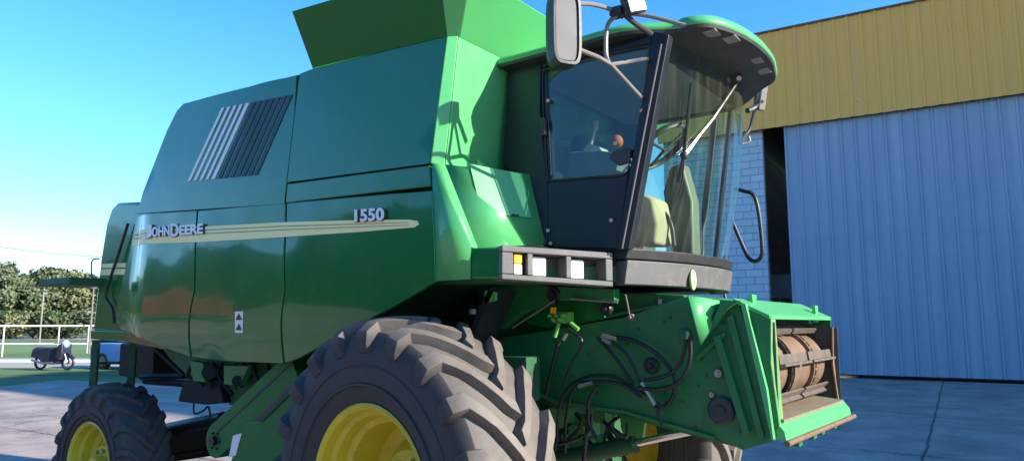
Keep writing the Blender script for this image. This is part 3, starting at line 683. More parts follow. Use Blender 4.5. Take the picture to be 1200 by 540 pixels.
# sieve box underside
bm = BM(); prism(bm, [PY(x, y, -1.0) for x, y in ((188, 405), (228, 416), (300, 424), (345, 424), (300, 474), (268, 474), (256, 450), (212, 440))], (0, 1.9, 0)); build('sieve_box', bm, paint_dark, comb, bevel=.01)
bm = BM(); prism(bm, [PY(x, y, -1.06) for x, y in ((214, 447), (256, 444), (262, 472), (240, 474), (208, 470))], (0, .3, 0)); build('battery_box', bm, shade_black, comb, bevel=.01)
bm = BM(); prism(bm, [PY(x, y, -1.1) for x, y in ((222, 422), (238, 425), (240, 448), (226, 446))], (0, .05, 0)); prism(bm, [PY(x, y, -1.1) for x, y in ((262, 428), (292, 428), (280, 452), (262, 450))], (0, .05, 0)); build('mounting_bracket', bm, paint_dirty, comb, bevel=.004)
bm = BM()
for i in range(9):
    x0 = 228+i*12+random.uniform(-5, 5); tube(bm, spline([PY(x0, 425, -1.06), PY(x0+random.uniform(-9, 12), 440, -1.08), PY(x0+random.uniform(-5, 22), 456+random.uniform(-6, 6), -1.06)], 4), random.choice([.006, .01, .014]), 6)
tube(bm, spline([PY(227, 472, -1.0), PY(228, 484, -1.0), PY(238, 481, -1.0), PY(244, 476, -1.0), PY(246, 488, -1.0), PY(240, 492, -1.0)], 4), .007, 6)
cyl(bm, PY(245, 436, -1.12), PY(245, 436, -1.0), .05); cyl(bm, PY(278, 446, -1.12), PY(278, 446, -1.0), .035)
build('underside_hose', bm, shade_black, comb)
# clean grain elevator housings
bm = BM()
a = PY(252, 516, -1.10); b = PY(345, 430, -1.10); d = (b-a).normalized(); nrm2 = V((-d.z, 0, d.x)); rr = .115
pts = [b+nrm2*rr, a+nrm2*rr]
for k in range(1, 12):
    an = math.pi*k/12; pts.append(a+nrm2*rr*math.cos(an)-d*rr*math.sin(an))
pts += [a-nrm2*rr, b-nrm2*rr]
prism(bm, pts, (0, .22, 0)); el = build('grain_elevator', bm, paint_low, comb, bevel=.006)
bm = BM(); cyl(bm, a+V((0, -.03, 0)), a+V((0, .0, 0)), .03); 
for k in range(6): an = k*math.pi/3; cyl(bm, a+V((.055*math.cos(an), -.012, .055*math.sin(an))), a+V((.055*math.cos(an), .0, .055*math.sin(an))), .008, 6)
build('bearing_cap', bm, black, el)
bm = BM(); prism(bm, [a+nrm2*.03-V((0, .004, 0)), b+nrm2*.03-V((0, .004, 0)), b+nrm2*.045-V((0, .004, 0)), a+nrm2*.045-V((0, .004, 0))], (0, .003, 0)); build('housing_fold', bm, lettershadow, el)
bm = BM(); prism(bm, [PY(x, y, -1.16) for x, y in ((268, 545), (286, 494), (300, 492), (372, 420), (420, 390), (430, 560), (300, 600))], (0, .4, 0)); build('auger_housing', bm, paint_low, comb, bevel=.012)
bm = BM(); prism(bm, [PY(x, y, -1.165) for x, y in ((273, 510), (283, 507), (276, 533), (268, 536))], (0, .003, 0)); build('warning_decal', bm, lettergrey, comb)
bm = BM(); prism(bm, [PY(x, y, -1.17) for x, y in ((300, 492), (306, 494), (378, 424), (372, 420))], (0, .003, 0)); build('guard_shadow_gap', bm, lettershadow, comb)

# ---------------------------------------------------------------- feeder house
YN = -.60; YR = .60
bm = BM()
side = [PY(x, y, YN) for x, y in ((560, 415), (590, 395), (640, 387), (730, 372), (806, 347), (865, 353), (886, 420), (911, 503), (906, 517), (870, 527), (838, 512), (735, 482), (655, 470), (600, 445), (560, 440))]
prism(bm, side, (0, .03, 0)); sideplate = build('feeder_side_plate', bm, paint_dirty, comb, bevel=.004)
bm = BM(); prism(bm, [p+V((0, 1.17, 0)) for p in side], (0, .03, 0)); build('feeder_side_plate', bm, paint_dirty, comb, bevel=.004)
# top plate, floor, back
tA, tB, tC, tD = side[3], side[4], side[5], PY(902, 371, YN)
bm = BM(); w = V((0, 1.14, 0)); o_ = V((0, .03, 0))
def sheet(bm, p, q, th=.015, y0=YN+.03, y1=YR-.03):
    n = (q-p).cross(V((0, 1, 0))).normalized()*th
    prism(bm, [V((p.x, y0, p.z)), V((q.x, y0, q.z)), V((q.x, y0, q.z))+n, V((p.x, y0, p.z))+n], (0, y1-y0, 0))
sheet(bm, side[2], tB-V((0, 0, .02))); sheet(bm, side[11], side[12]); sheet(bm, side[11]+V((0, 0, 0)), side[10]+V((0, 0, 0))); build('feeder_shell', bm, paint_dirty, comb)
bm = BM(); sheet(bm, side[12], side[9]); build('feeder_floor', bm, paint_dirty, comb)
# front frame: bright lips
fN0, fN1 = PY(865, 353, YN), PY(911, 503, YN)
ZF0 = PY(902, 371, YN); XFR = 1.785
bm = BM()
# top hood plate sloping from (857,349) to (902,371); runs across
p0 = PY(859, 349, YN); p1 = PY(903, 369, YN)
prism(bm, [V((p0.x, YN-.01, p0.z)), V((p1.x, YN-.01, p1.z)), V((p1.x, YN-.01, p1.z-.02)), V((p0.x, YN-.01, p0.z-.02))], (.0, 1.22, -.0))
ftop = build('feeder_hood_plate', bm, paint_front, comb, bevel=.004)
bm = BM()
for (x, y) in ((884, 351), (957, 363)):
    Yk = -.42 if x < 900 else .38
    c = PY(x, y, Yk); base = c+V((0, 0, -.05)); prism(bm, [base+V((-.02, -.035, -.02)), base+V((-.02, .035, -.02)), base+V((-.02, .03, .03)), base+V((-.02, .04, .075)), base+V((-.02, -.03, .075)), base+V((-.02, -.02, .03))], (.02, 0, 0))
build('hood_hook', bm, paint_front, comb, bevel=.003)
# near face frame (folded flange)
q0 = PY(870, 356, YN-.005); q1 = PY(903, 370, YN-.005); q2 = PY(903, 425, YN-.005); q3 = PY(913, 500, YN-.005); q4 = PY(906, 514, YN-.005); q5 = PY(893, 455, YN-.005)
bm = BM(); prism(bm, [q0, q0+V((.025, 0, .0)), q5+V((.03, 0, 0)), q4+V((.012, 0, 0)), q4, q5], (0, -.03, 0)); build('front_flange', bm, paint_front, comb, bevel=.003)
bm = BM()
def vflange(Y, dy, dx=0, dz=0):
    pts = [V((p.x+dx, Y, p.z+dz)) for p in (q1, q2, q3)]
    a = [pts[0], pts[1], pts[2]]; b = [p+V((-.004, dy, 0)) for p in a]
    prism(bm, [a[0], a[1], a[2], b[2], b[1], b[0]], (-.012, 0, 0))
vflange(YN, .085); 
build('face_flange', bm, mat('chipped green edge', (.09, .26, .08), .5, 0, .25, 9, (.36, .27, .19), .95, 9), comb, bevel=.003)
bm = BM(); vflange(YR-.06, .06, .02, -.055); build('face_flange', bm, rust, comb, bevel=.003)
bm = BM(); prism(bm, [q1, q2, q3, q4, q5, q0], (0, .012, 0)); prism(bm, [p+V((0, 1.19, 0)) for p in (q1, q2, q3, q4, q5, q0)], (.0, .012, 0)); build('face_side_plate', bm, paint_dirty, comb)
# bottom lip and floor
bm = BM()
l0 = q3+V((-.02, 0, .028)); l1 = q3+V((.02, 0, -.02)); l2 = q4+V((.0, 0, -.0))
prism(bm, [V((l0.x, YN+.01, l0.z)), V((l1.x, YN+.01, l1.z)), V((l1.x+.008, YN+.01, l1.z-.05)), V((l0.x, YN+.01, l1.z-.03))], (.04, 1.18, .0)); build('front_lip', bm, paint_front, comb, bevel=.004)
bm = BM(); cyl(bm, V((l1.x+.012, YN-.01, l1.z-.05)), V((l1.x+.052, YR+.03, l1.z-.05)),  .014, 12); build('lip_tube', bm, rust, comb)
bm = BM(); prism(bm, [V((l0.x-.42, YN+.04, l0.z+.05)), V((l0.x+.03, YN+.04, l0.z-.0)), V((l0.x+.03, YN+.04, l0.z-.012)), V((l0.x-.42, YN+.04, l0.z+.038))], (.03, 1.1, 0)); build('throat_floor', bm, rustfloor, comb)
bm = BM()
for k in range(4):
    y = YN+.12+.22*k+.05*(k % 2); box(bm, (l1.x+.0, y, l1.z-.078), (l1.x+.03, y+.06, l1.z-.062))
build('lip_bracket', bm, paint_dirty, comb)
bm = BM(); box(bm, (1.15, YN+.04, 1.25), (1.17, YR-.04, 1.85)); build('throat_back', bm, black, comb)
bm = BM(); prism(bm, [V((1.2, YN+.032, 1.25)), V((1.75, YN+.032, 1.25)), V((1.75, YN+.032, 1.73)), V((1.3, YN+.032, 1.78))], (0, .003, 0)); prism(bm, [V((1.2, YR-.036, 1.25)), V((1.78, YR-.036, 1.25)), V((1.78, YR-.036, 1.70)), V((1.3, YR-.036, 1.78))], (0, .003, 0)); build('throat_liner', bm, mat('dark worn lining', (.06, .06, .05), .6, 0, .4, 8, (.25, .2, .14), .3, 8), comb)
# drum with chains and slats
DX, DZ, DR = 1.54, 1.50, .175
bm = BM(); lathe(bm, [(YN+.10, DR*.3), (YN+.10, DR), (-.20, DR), (-.20, DR+.02), (-.18, DR+.02), (-.18, DR), (.18, DR), (.18, DR+.02), (.20, DR+.02), (.20, DR), (YR-.10, DR), (YR-.10, DR*.3)], 40, center=(DX, 0, DZ)); cyl(bm, (DX, YN+.02, DZ), (DX, YR-.02, DZ), .03); drum = build('feeder_drum', bm, rust, comb)
bm = BM()
for yc in (-.25, .22):
    bm = BM()
    for k in range(30):
        an = 2*math.pi*k/30; c = V((DX+math.cos(an)*(DR+.012), yc, DZ+math.sin(an)*(DR+.012)))
        box(bm, c-V((.008, .014, .014)), c+V((.008, .014, .014)), rot=Matrix.Rotation(-an, 3, 'Y'))
    lathe(bm, [(yc-.004, DR+.002), (yc+.004, DR+.002), (yc+.004, DR+.016), (yc-.004, DR+.016)], 40, center=(DX, 0, DZ), closed=True)
    build('chain', bm, black, drum)
slatm = mat('dusty slat steel', (.20, .165, .135), .5, .7, .3, 14)
for k in range(7):
    an = R(8+51.4*k); c = V((DX+math.cos(an)*(DR+.04), 0, DZ+math.sin(an)*(DR+.04)))
    rot = Matrix.Rotation(-an, 3, 'Y')
    for y0, y1 in ((YN+.09, -.02), (.02, YR-.09)):
        b_ = BM(); cc = V((c.x, (y0+y1)/2+(.05 if k % 2 else 0), c.z)); box(b_, cc-V((.005, (y1-y0)/2, .006)), cc+V((.022, (y1-y0)/2, .006)), rot=rot); box(b_, cc+rot @ V((-.006, 0, .028))-V((.005, (y1-y0)/2, .022)), cc+rot @ V((-.006, 0, .028))+V((.005, (y1-y0)/2, .022)), rot=rot)
        build('conveyor_slat', b_, slatm if k != 4 else paint_front, drum)
# side details
def disc(px, py, Y, r, t, m_, name, par=comb, n=20, hub=None):
    b_ = BM(); c = PY(px, py, Y); prof = [(0, r), (-t*.6, r), (-t, r*.85), (-t, r*.4), (-t*1.6, r*.35), (-t*1.6, .0001)]
    lathe(b_, prof, n, center=(c.x, Y, c.z)); return build(name, b_, m_, par)
disc(846, 480, YN-.002, .065, .025, blackplastic, 'bearing_hub'); disc(764, 428, YN-.002, .04, .02, black, 'bearing_hub'); disc(843, 437, YN-.002, .022, .02, steel, 'pivot_bolt'); disc(835, 462, YN-.002, .014, .015, steel, 'pivot_bolt'); disc(803, 392, YN-.002, .03, .02, paint_dirty, 'pivot_bolt'); disc(742, 372, YN+.01, .02, .03, greytube, 'pivot_bolt')
bm = BM()
for (x, y) in ((720, 395), (735, 402), (748, 385), (778, 377), (785, 372), (640, 410), (620, 420), (652, 400), (822, 420), (853, 432), (860, 470), (868, 505), (815, 500), (780, 460), (700, 460), (670, 440), (888, 505), (880, 480), (872, 440), (858, 400), (848, 378), (828, 440), (818, 452), (866, 458), (800, 470), (720, 440), (735, 455), (690, 415)):
    c = PY(x, y, YN-.001); lathe(bm, [(0, .008), (-.006, .007), (-.006, .0001)], 6, center=(c.x, YN-.001, c.z))
build('side_bolt', bm, paint_dark, sideplate)
# stiffening ribs on the side plate
bm = BM()
prism(bm, [PY(x, y, YN) for x, y in ((838, 395), (846, 392), (880, 505), (873, 508))], (0, -.035, 0)); prism(bm, [PY(x, y, YN) for x, y in ((853, 372), (860, 368), (897, 512), (890, 514))], (0, -.02, 0)); prism(bm, [PY(x, y, YN) for x, y in ((600, 442), (655, 468), (735, 480), (735, 484), (655, 473), (600, 447))], (0, -.03, 0)); prism(bm, [PY(x, y, YN) for x, y in ((735, 480), (838, 510), (838, 514), (735, 484))], (0, -.03, 0)); prism(bm, [PY(x, y, YN) for x, y in ((815, 418), (850, 388), (852, 392), (818, 423))], (0, -.02, 0)); build('side_rib', bm, paint_dirty, sideplate, bevel=.003)
# gusset (sun-lit plate)
gA, gB, gC, gD = PY(806, 346, -.62), PY(845, 353, -.62), PY(838, 378, -.66), PY(822, 404, -.70)
bm = BM(); prism(bm, [PY(800, 347, -.6), gA, gD], (0, -.012, 0)); g1 = BM(); g1.faces.new([g1.verts.new(p) for p in (PY(806, 346, -.76), PY(843, 352, -.612), PY(838, 377, -.612), PY(821, 404, -.74))]); build('gusset_plate', g1, paint_front, comb, solid=.006); bm.free()
bm = BM(); prism(bm, [PY(x, y, -.64) for x, y in ((822, 404), (840, 380), (852, 362), (866, 352), (845, 353))], (0, .03, 0)); build('gusset_rib', bm, paint_dirty, comb)
# upper frame members between cab floor and feeder
bm = BM(); prism(bm, [PY(x, y, -.72) for x, y in ((574, 332), (720, 338), (720, 352), (650, 352), (610, 368), (588, 385), (574, 385))], (0, .06, 0)); build('chassis_bracket', bm, paint_dirty, comb, bevel=.006)
bm = BM(); prism(bm, [PY(x, y, -.5) for x, y in ((560, 335), (800, 345), (806, 350), (735, 372), (640, 392), (560, 400))], (0, 1.0, 0)); build('feeder_mount', bm, paint_dirty, comb, bevel=.01)
bm = BM(); prism(bm, [PY(x, y, -.6) for x, y in ((625, 352), (708, 354), (708, 372), (640, 384), (618, 378))], (0, .02, 0)); build('chassis_plate', bm, paint, comb)
bm = BM(); box(bm, (-1.9, -.85, 1.32), (.55, -.72, 1.55)); box(bm, (-1.9, .72, 1.32), (.55, .85, 1.55)); box(bm, (-.25, -.85, .95), (.15, -.72, 1.4)); box(bm, (-.25, .72, .95), (.15, .85, 1.4)); build('chassis_rail', bm, paint_dark, comb, bevel=.006)
bm = BM(); box(bm, (-1.6, -.7, 1.0), (-.3, .7, 1.6)); build('threshing_housing', bm, paint_dark, comb, bevel=.02)
bm = BM(); prism(bm, [V((.45, -1.0, 1.9)), V((.45, -.8, 1.9)), V((.1, -.8, 1.3)), V((.1, -1.0, 1.3))], (-.04, 0, 0)); build('wheel_arch_plate', bm, black, comb)
# under-cab clutter: valve block, hoses, cables
bm = BM(); c = PY(660, 372, -.68); box(bm, c+V((-.05, -.03, -.03)), c+V((.05, .03, .03))); 
for k in range(5): q = c+V((-.04+.02*k, -.03, .01*(-1)**k)); cyl(bm, q, q+V((.0, -.05, 0)), .011, 8)
cyl(bm, PY(655, 378, -.72), PY(650, 395, -.72), .012, 8); cyl(bm, PY(668, 378, -.72), PY(678, 386, -.72), .012, 8); build('valve_block', bm, mat('lime valve paint', (.12, .36, .05), .5), comb, bevel=.003)
disc(651, 345, -.70, .045, .03, black, 'pulley'); disc(712, 362, -.62, .035, .03, black, 'pulley')
bm = BM(); tube(bm, [PY(668, 350, -.75), PY(724, 354, -.7)], .007, 6); tube(bm, [PY(600, 384, -.75), PY(650, 352, -.75)], .006, 6); tube(bm, [PY(733, 345, -.72), PY(738, 370, -.66)], .005, 6); build('control_rod', bm, greytube, comb)
bm = BM(); prism(bm, [PY(x, y, -.76) for x, y in ((645, 360), (651, 360), (650, 367), (645, 367))], (0, .01, 0)); build('side_reflector', bm, lamp_amber, comb)
bm = BM(); prism(bm, [PY(x, y, -1.0) for x, y in ((568, 340), (580, 342), (580, 352), (568, 355))], (0, .02, 0)); build('bracket_tab', bm, paint_front, comb)
bm = BM(); cyl(bm, PY(554, 362, -1.0), PY(554, 368, -1.0), .022, 12); build('drain_bulb', bm, greytube, comb)
bm = BM()
HY = -.66
H = [((708, 394), (740, 398), (770, 415), (790, 440), (788, 465), (775, 478), (767, 476)), ((710, 397), (735, 415), (752, 450), (768, 470), (780, 476), (790, 462)),
     ((806, 392), (797, 425), (780, 440), (755, 445)), ((809, 394), (808, 425), (795, 448), (770, 456), (748, 454)), ((652, 520), (655, 480), (665, 455), (685, 442), (715, 440), (745, 455), (765, 470), (776, 498)),
     ((662, 530), (664, 485), (675, 452), (700, 447), (728, 450), (752, 465)), ((655, 400), (650, 420), (645, 440), (640, 462)), ((665, 385), (682, 400), (668, 430), (660, 455)), ((700, 395), (722, 420), (742, 450)),
     ((684, 540), (688, 500), (690, 470), (700, 452)), ((655, 520), (672, 515), (690, 505), (694, 485)), ((700, 515), (690, 495), (690, 480)), ((716, 498), (722, 506), (735, 512))]
for i, h in enumerate(H): tube(bm, spline([PY(x, y, HY-.012*(i % 4)) for x, y in h], 6), [.011, .008, .009][i % 3], 8)
build('hydraulic_hose', bm, rubber_hose, comb, ang=60)
bm = BM()
for a, b in (((706, 393), (722, 397)), ((752, 448), (768, 474)), ((706, 397), (716, 402)), ((678, 452), (694, 448)), ((660, 398), (664, 391)), ((806, 388), (806, 397))): tube(bm, [PY(*a, HY-.03), PY(*b, HY-.03)], .011, 8)
build('hose_fitting', bm, steel, comb)
# lift cylinder
bm = BM(); tube(bm, [PY(640, 540, -.45), PY(745, 520, -.45)], .045, 16); build('lift_cylinder', bm, paint_dark, comb)
bm = BM(); tube(bm, [PY(735, 521, -.45), PY(818, 503, -.45)], .02, 12); build('cylinder_rod', bm, chrome, comb)
# gearbox region under feeder
bm = BM()
for i in range(8):
    c = PY(random.uniform(655, 740), random.uniform(485, 530), random.uniform(-.45, -.1)); s = random.uniform(.03, .08); box(bm, c-V((s, s, s*.8)), c+V((s, s, s)))
prism(bm, [PY(x, y, -.2) for x, y in ((725, 486), (756, 494), (752, 520), (732, 518))], (0, .03, 0)); prism(bm, [PY(x, y, -.3) for x, y in ((690, 545), (700, 515), (712, 500), (705, 548))], (0, .03, 0))
build('gearbox', bm, paint_front, comb, bevel=.006)
bm = BM(); 
for i in range(10):
    x0, y0 = random.uniform(655, 740), random.uniform(480, 520); Yq = random.uniform(-.5, -.2)
    tube(bm, spline([PY(x0, y0, Yq), PY(x0+random.uniform(-20, 20), y0+15, Yq), PY(x0+random.uniform(-20, 30), y0+40, Yq)], 5), .01, 6)
build('brake_line', bm, rubber_hose, comb, ang=60)
bm = BM(); box(bm, (-.3, -.55, .75), (.35, .6, 1.3)); build('transmission', bm, paint_dark, comb, bevel=.03)

# ================================================================== WAREHOUSE
GA = R(4.3); YW = 26.0
ng = V((-math.sin(GA), math.cos(GA), 0)); xg = V((math.cos(GA), math.sin(GA), 0)); G0 = V((CAM.x, CAM.y, 0))+ng*YW
def GL(px, py, off=0):      # pixel -> local coordinates of the facade plane (x along it, z up)
    d = ray(px, py); t = (YW+off)/d.dot(ng); p = CAM+d*t; q = p-G0; return q.dot(xg), p.z
shed = empty('warehouse', G0, GA)
tag(shed, 'large warehouse with mustard corrugated fascia, white block wall and blue sheet sliding door', 'warehouse')
xl = GL(779, 240)[0]; xgap0 = GL(897, 250)[0]; xgap1 = GL(924, 250)[0]; zdoor = GL(1000, 139)[1]; ztop = GL(1000, 22.5)[1]; XR = 24.0
def brickmat():
    m, N, L, b = nt('painted block wall')
    tc = N.new('ShaderNodeTexCoord'); mp = N.new('ShaderNodeMapping'); mp.inputs['Rotation'].default_value = (R(90), 0, 0)
    br = N.new('ShaderNodeTexBrick'); br.inputs['Scale'].default_value = 1; br.inputs['Brick Width'].default_value = .60; br.inputs['Row Height'].default_value = .26; br.inputs['Mortar Size'].default_value = .012; br.inputs['Mortar Smooth'].default_value = .3
    br.inputs['Color1'].default_value = (.60, .62, .64, 1); br.inputs['Color2'].default_value = (.52, .55, .58, 1); br.inputs['Mortar'].default_value = (.30, .32, .36, 1)
    L.new(tc.outputs['Object'], mp.inputs['Vector']); L.new(mp.outputs['Vector'], br.inputs['Vector'])
    ns = N.new('ShaderNodeTexNoise'); ns.inputs['Scale'].default_value = 1.4; ns.inputs['Detail'].default_value = 9; ns.inputs['Roughness'].default_value = .7; L.new(tc.outputs['Object'], ns.inputs['Vector'])
    mr = N.new('ShaderNodeMapRange'); mr.inputs['From Min'].default_value = .52; mr.inputs['From Max'].default_value = .66; mr.inputs['To Max'].default_value = .55; L.new(ns.outputs['Fac'], mr.inputs['Value'])
    mx = N.new('ShaderNodeMix'); mx.data_type = 'RGBA'; L.new(mr.outputs['Result'], mx.inputs['Factor']); L.new(br.outputs['Color'], mx.inputs['A']); mx.inputs['B'].default_value = (.44, .44, .42, 1); L.new(mx.outputs['Result'], b.inputs['Base Color'])
    bp = N.new('ShaderNodeBump'); bp.inputs['Distance'].default_value = .02; bp.invert = True; L.new(br.outputs['Fac'], bp.inputs['Height']); L.new(bp.outputs['Normal'], b.inputs['Normal']); b.inputs['Roughness'].default_value = .8
    return m
blockm = brickmat()
def sheetmat(name, c0, c1, streak, rough=.5):
    m, N, L, b = nt(name)
    tc = N.new('ShaderNodeTexCoord'); mp = N.new('ShaderNodeMapping'); mp.inputs['Scale'].default_value = (2.2, 1, .10)
    n1 = N.new('ShaderNodeTexNoise'); n1.inputs['Scale'].default_value = 2.0; n1.inputs['Detail'].default_value = 8; L.new(tc.outputs['Object'], mp.inputs['Vector']); L.new(mp.outputs['Vector'], n1.inputs['Vector'])
    n2 = N.new('ShaderNodeTexNoise'); n2.inputs['Scale'].default_value = .5; n2.inputs['Detail'].default_value = 6; L.new(tc.outputs['Object'], n2.inputs['Vector'])
    mx = N.new('ShaderNodeMix'); mx.data_type = 'RGBA'; mx.inputs['A'].default_value = (*c0, 1); mx.inputs['B'].default_value = (*c1, 1); L.new(n2.outputs['Fac'], mx.inputs['Factor'])
    mr = N.new('ShaderNodeMapRange'); mr.inputs['From Min'].default_value = .48; mr.inputs['From Max'].default_value = .7; mr.inputs['To Max'].default_value = .5; L.new(n1.outputs['Fac'], mr.inputs['Value'])
    m2 = N.new('ShaderNodeMix'); m2.data_type = 'RGBA'; L.new(mr.outputs['Result'], m2.inputs['Factor']); L.new(mx.outputs['Result'], m2.inputs['A']); m2.inputs['B'].default_value = (*streak, 1); L.new(m2.outputs['Result'], b.inputs['Base Color'])
    n4 = N.new('ShaderNodeTexNoise'); n4.inputs['Scale'].default_value = 9; n4.inputs['Detail'].default_value = 4; L.new(tc.outputs['Object'], n4.inputs['Vector'])
    m4 = N.new('ShaderNodeMapRange'); m4.inputs['From Min'].default_value = .70; m4.inputs['From Max'].default_value = .76; m4.inputs['To Max'].default_value = .8; L.new(n4.outputs['Fac'], m4.inputs['Value'])
    m5 = N.new('ShaderNodeMix'); m5.data_type = 'RGBA'; L.new(m4.outputs['Result'], m5.inputs['Factor']); L.new(m2.outputs['Result'], m5.inputs['A']); m5.inputs['B'].default_value = (.14, .08, .05, 1); L.new(m5.outputs['Result'], b.inputs['Base Color'])
    bp = N.new('ShaderNodeBump'); bp.inputs['Distance'].default_value = .03; L.new(n2.outputs['Fac'], bp.inputs['Height']); L.new(bp.outputs['Normal'], b.inputs['Normal'])
    b.inputs['Roughness'].default_value = rough; return m
fascm = sheetmat('mustard sheet', (.99, .43, .07), (.99, .48, .09), (.90, .42, .11), .55)
doorm = sheetmat('blue sheet door', (.29, .34, .42), (.34, .39, .46), (.44, .48, .52), .45)
concrete_dark = mat('shed interior concrete', (.10, .10, .10), .9, 0, .2, 2)
def ribbed(name, x0, x1, z0, z1, y, m, par, pitch=.44, rw=.07, rh=.035, side=.03, minor=True, topslope=0, jit=0):
    bm = BM(); prof = []; x = x0
    while x < x1:
        prof += [(x, 0), (x+rw*.0+side, -rh), (x+side+rw, -rh), (x+side*2+rw, 0)]
        if minor: prof += [(x+pitch*.5-.012, 0), (x+pitch*.5, -.006), (x+pitch*.5+.012, 0)]
        x += pitch
    prof = [p for p in prof if p[0] < x1]+[(x1, 0)]
    nseg = max(1, int((z1-z0)/1.6)); rows = []
    for j in range(nseg+1):
        z = z0+(z1-z0)*j/nseg
        rows.append([bm.verts.new((a, y+b_+.012*noise.noise(V((a*.35, z*.4, y))), z)) for a, b_ in prof])
    for r0, r1 in zip(rows, rows[1:]):
        for k in range(len(prof)-1): bm.faces.new((r0[k], r0[k+1], r1[k+1], r1[k]))
    return build(name, bm, m, par, ang=20, recalc=True)
ribbed('fascia', xl-.1, XR, zdoor-.02, ztop, -.32, fascm, shed, pitch=.42)
bm = BM(); box(bm, (xl-.1, -.40, ztop+.0), (XR, -.12, ztop+.06)); build('roof_flashing', bm, mat('rusty flashing', (.16, .10, .07), .8, 0, .4, 3), shed)
bm = BM(); box(bm, (xl-.1, -.285, zdoor-.02), (XR, -.20, ztop-.02)); build('fascia_backing', bm, concrete_dark, shed)
bm = BM(); box(bm, (xl, .0, -.05), (xgap0, .25, ztop-.6)); box(bm, (xl, .26, 0), (xl+.25, 30, ztop-.6)); build('wall', bm, blockm, shed, bevel=.015)
bm = BM(); box(bm, (XR-.25, .0, 0), (XR, 30, ztop-.6)); box(bm, (xl+.25, 29.75, 0), (XR-.25, 30, ztop-.6)); build('wall', bm, blockm, shed)
bm = BM(); box(bm, (xl-.1, -.18, ztop-.3), (XR, 30.2, ztop-.05)); build('roof', bm, concrete_dark, shed)
ribbed('sliding_door', xgap1, XR-.3, 4.55, zdoor+.3, -.112, doorm, shed, pitch=.445, rw=.05, rh=.05, side=.018)
ribbed('sliding_door', xgap1, XR-.3, .12, 4.62, -.10, doorm, shed, pitch=.445, rw=.05, rh=.05, side=.018)
bm = BM(); box(bm, (xgap1, -.09, .08), (XR-.3, -.04, .24)); box(bm, (xgap1+.0, -.085, .24), (xgap1+.06, -.03, zdoor)); build('door_frame', bm, black, shed)
bm = BM(); box(bm, (xl+.3, .3, -.02), (XR-.3, 29.7, .004)); build('interior_floor', bm, concrete_dark, shed)
# things glimpsed through the door gap
bm = BM(); a0 = GL(900, 322, 3); a1 = GL(926, 349, 3); box(bm, (a0[0]-.2, 3, max(.1, a1[1])), (a1[0]+.4, 3.6, a0[1]))
for k in range(3): box(bm, (a0[0]-.15+.5*k, 3.05, 0), (a0[0]-.08+.5*k, 3.12, max(.1, a1[1])))
g_ = build('pallet_rack', bm, mat('pale rack sheet', (.45, .45, .42), .6), None, bevel=.01); g_.location = G0; g_.rotation_euler = (0, 0, GA)
tag(g_, 'pale rack inside the dark door gap of the warehouse', 'rack')

# tall unseen block added on the right to cast shade across the yard
gs = empty('yard_shade_block', (24, 13.9, 0), 0); tag(gs, 'tall pale concrete block added out of view to shade the yard', 'shade block')
gsm = mat('shade block render', (.42, .40, .37), .85, 0, .1, .5, (.3, .28, .25), .4, .8)
bm = BM(); box(bm, (0, 0, 0), (14, 9.55, 20.5)); build('wall', bm, gsm, gs, bevel=.03)
bm = BM(); prism(bm, [V((-.2, -.2, 20.5)), V((14.2, -.2, 20.5)), V((14.2, 4.6, 21.6)), V((-.2, 4.6, 21.6))], (0, 0, .1)); prism(bm, [V((-.2, 9.4, 20.5)), V((14.2, 9.4, 20.5)), V((14.2, 4.61, 21.6)), V((-.2, 4.61, 21.6))], (0, 0, .1)); build('roof', bm, concrete_dark, gs)
bm = BM(); box(bm, (0, -3.6, 0), (8, -.01, 12.6)); build('shade_annex', bm, gsm, gs, bevel=.03)  # lower unseen block added to widen the cast shade
# red farm trailer and a wood added out of view for reflections in the side panels
tl = empty('reflection_trailer', (-14.2, -7.6, 0), R(20)); tag(tl, 'red trailer with yellow wheels, added out of view to be mirrored in the rear side panel', 'trailer')
redp = mat('red trailer paint', (.19, .008, .018), .4, 0, .15, 3, (.3, .15, .1), .3, 3)
bm = BM(); prism(bm, [V((-2.2, -1.1, 1.0)), V((2.2, -1.1, 1.0)), V((2.4, -1.1, 2.3)), V((-2.4, -1.1, 2.3))], (0, 2.2, 0)); build('body', bm, redp, tl, bevel=.03)
bm = BM(); box(bm, (-2.3, -.5, .8), (2.3, .5, .98)); tube(bm, [V((2.3, 0, .88)), V((3.7, 0, .6))], .06, 8); build('chassis', bm, black, tl)
for x_ in (-1.3, 1.3):
    for y_ in (-1.0, 1.0):
        bm = BM(); lathe(bm, [(-.14, .3), (-.14, .46), (.14, .46), (.14, .3)], 24, center=(x_, y_, .46), closed=True); w_ = build('wheel', bm, black, tl)
        bm = BM(); lathe(bm, [(-.15, .29), (.15, .29), (.1, .0001)], 20, center=(x_, y_, .46)); build('rim', bm, yellow, w_)
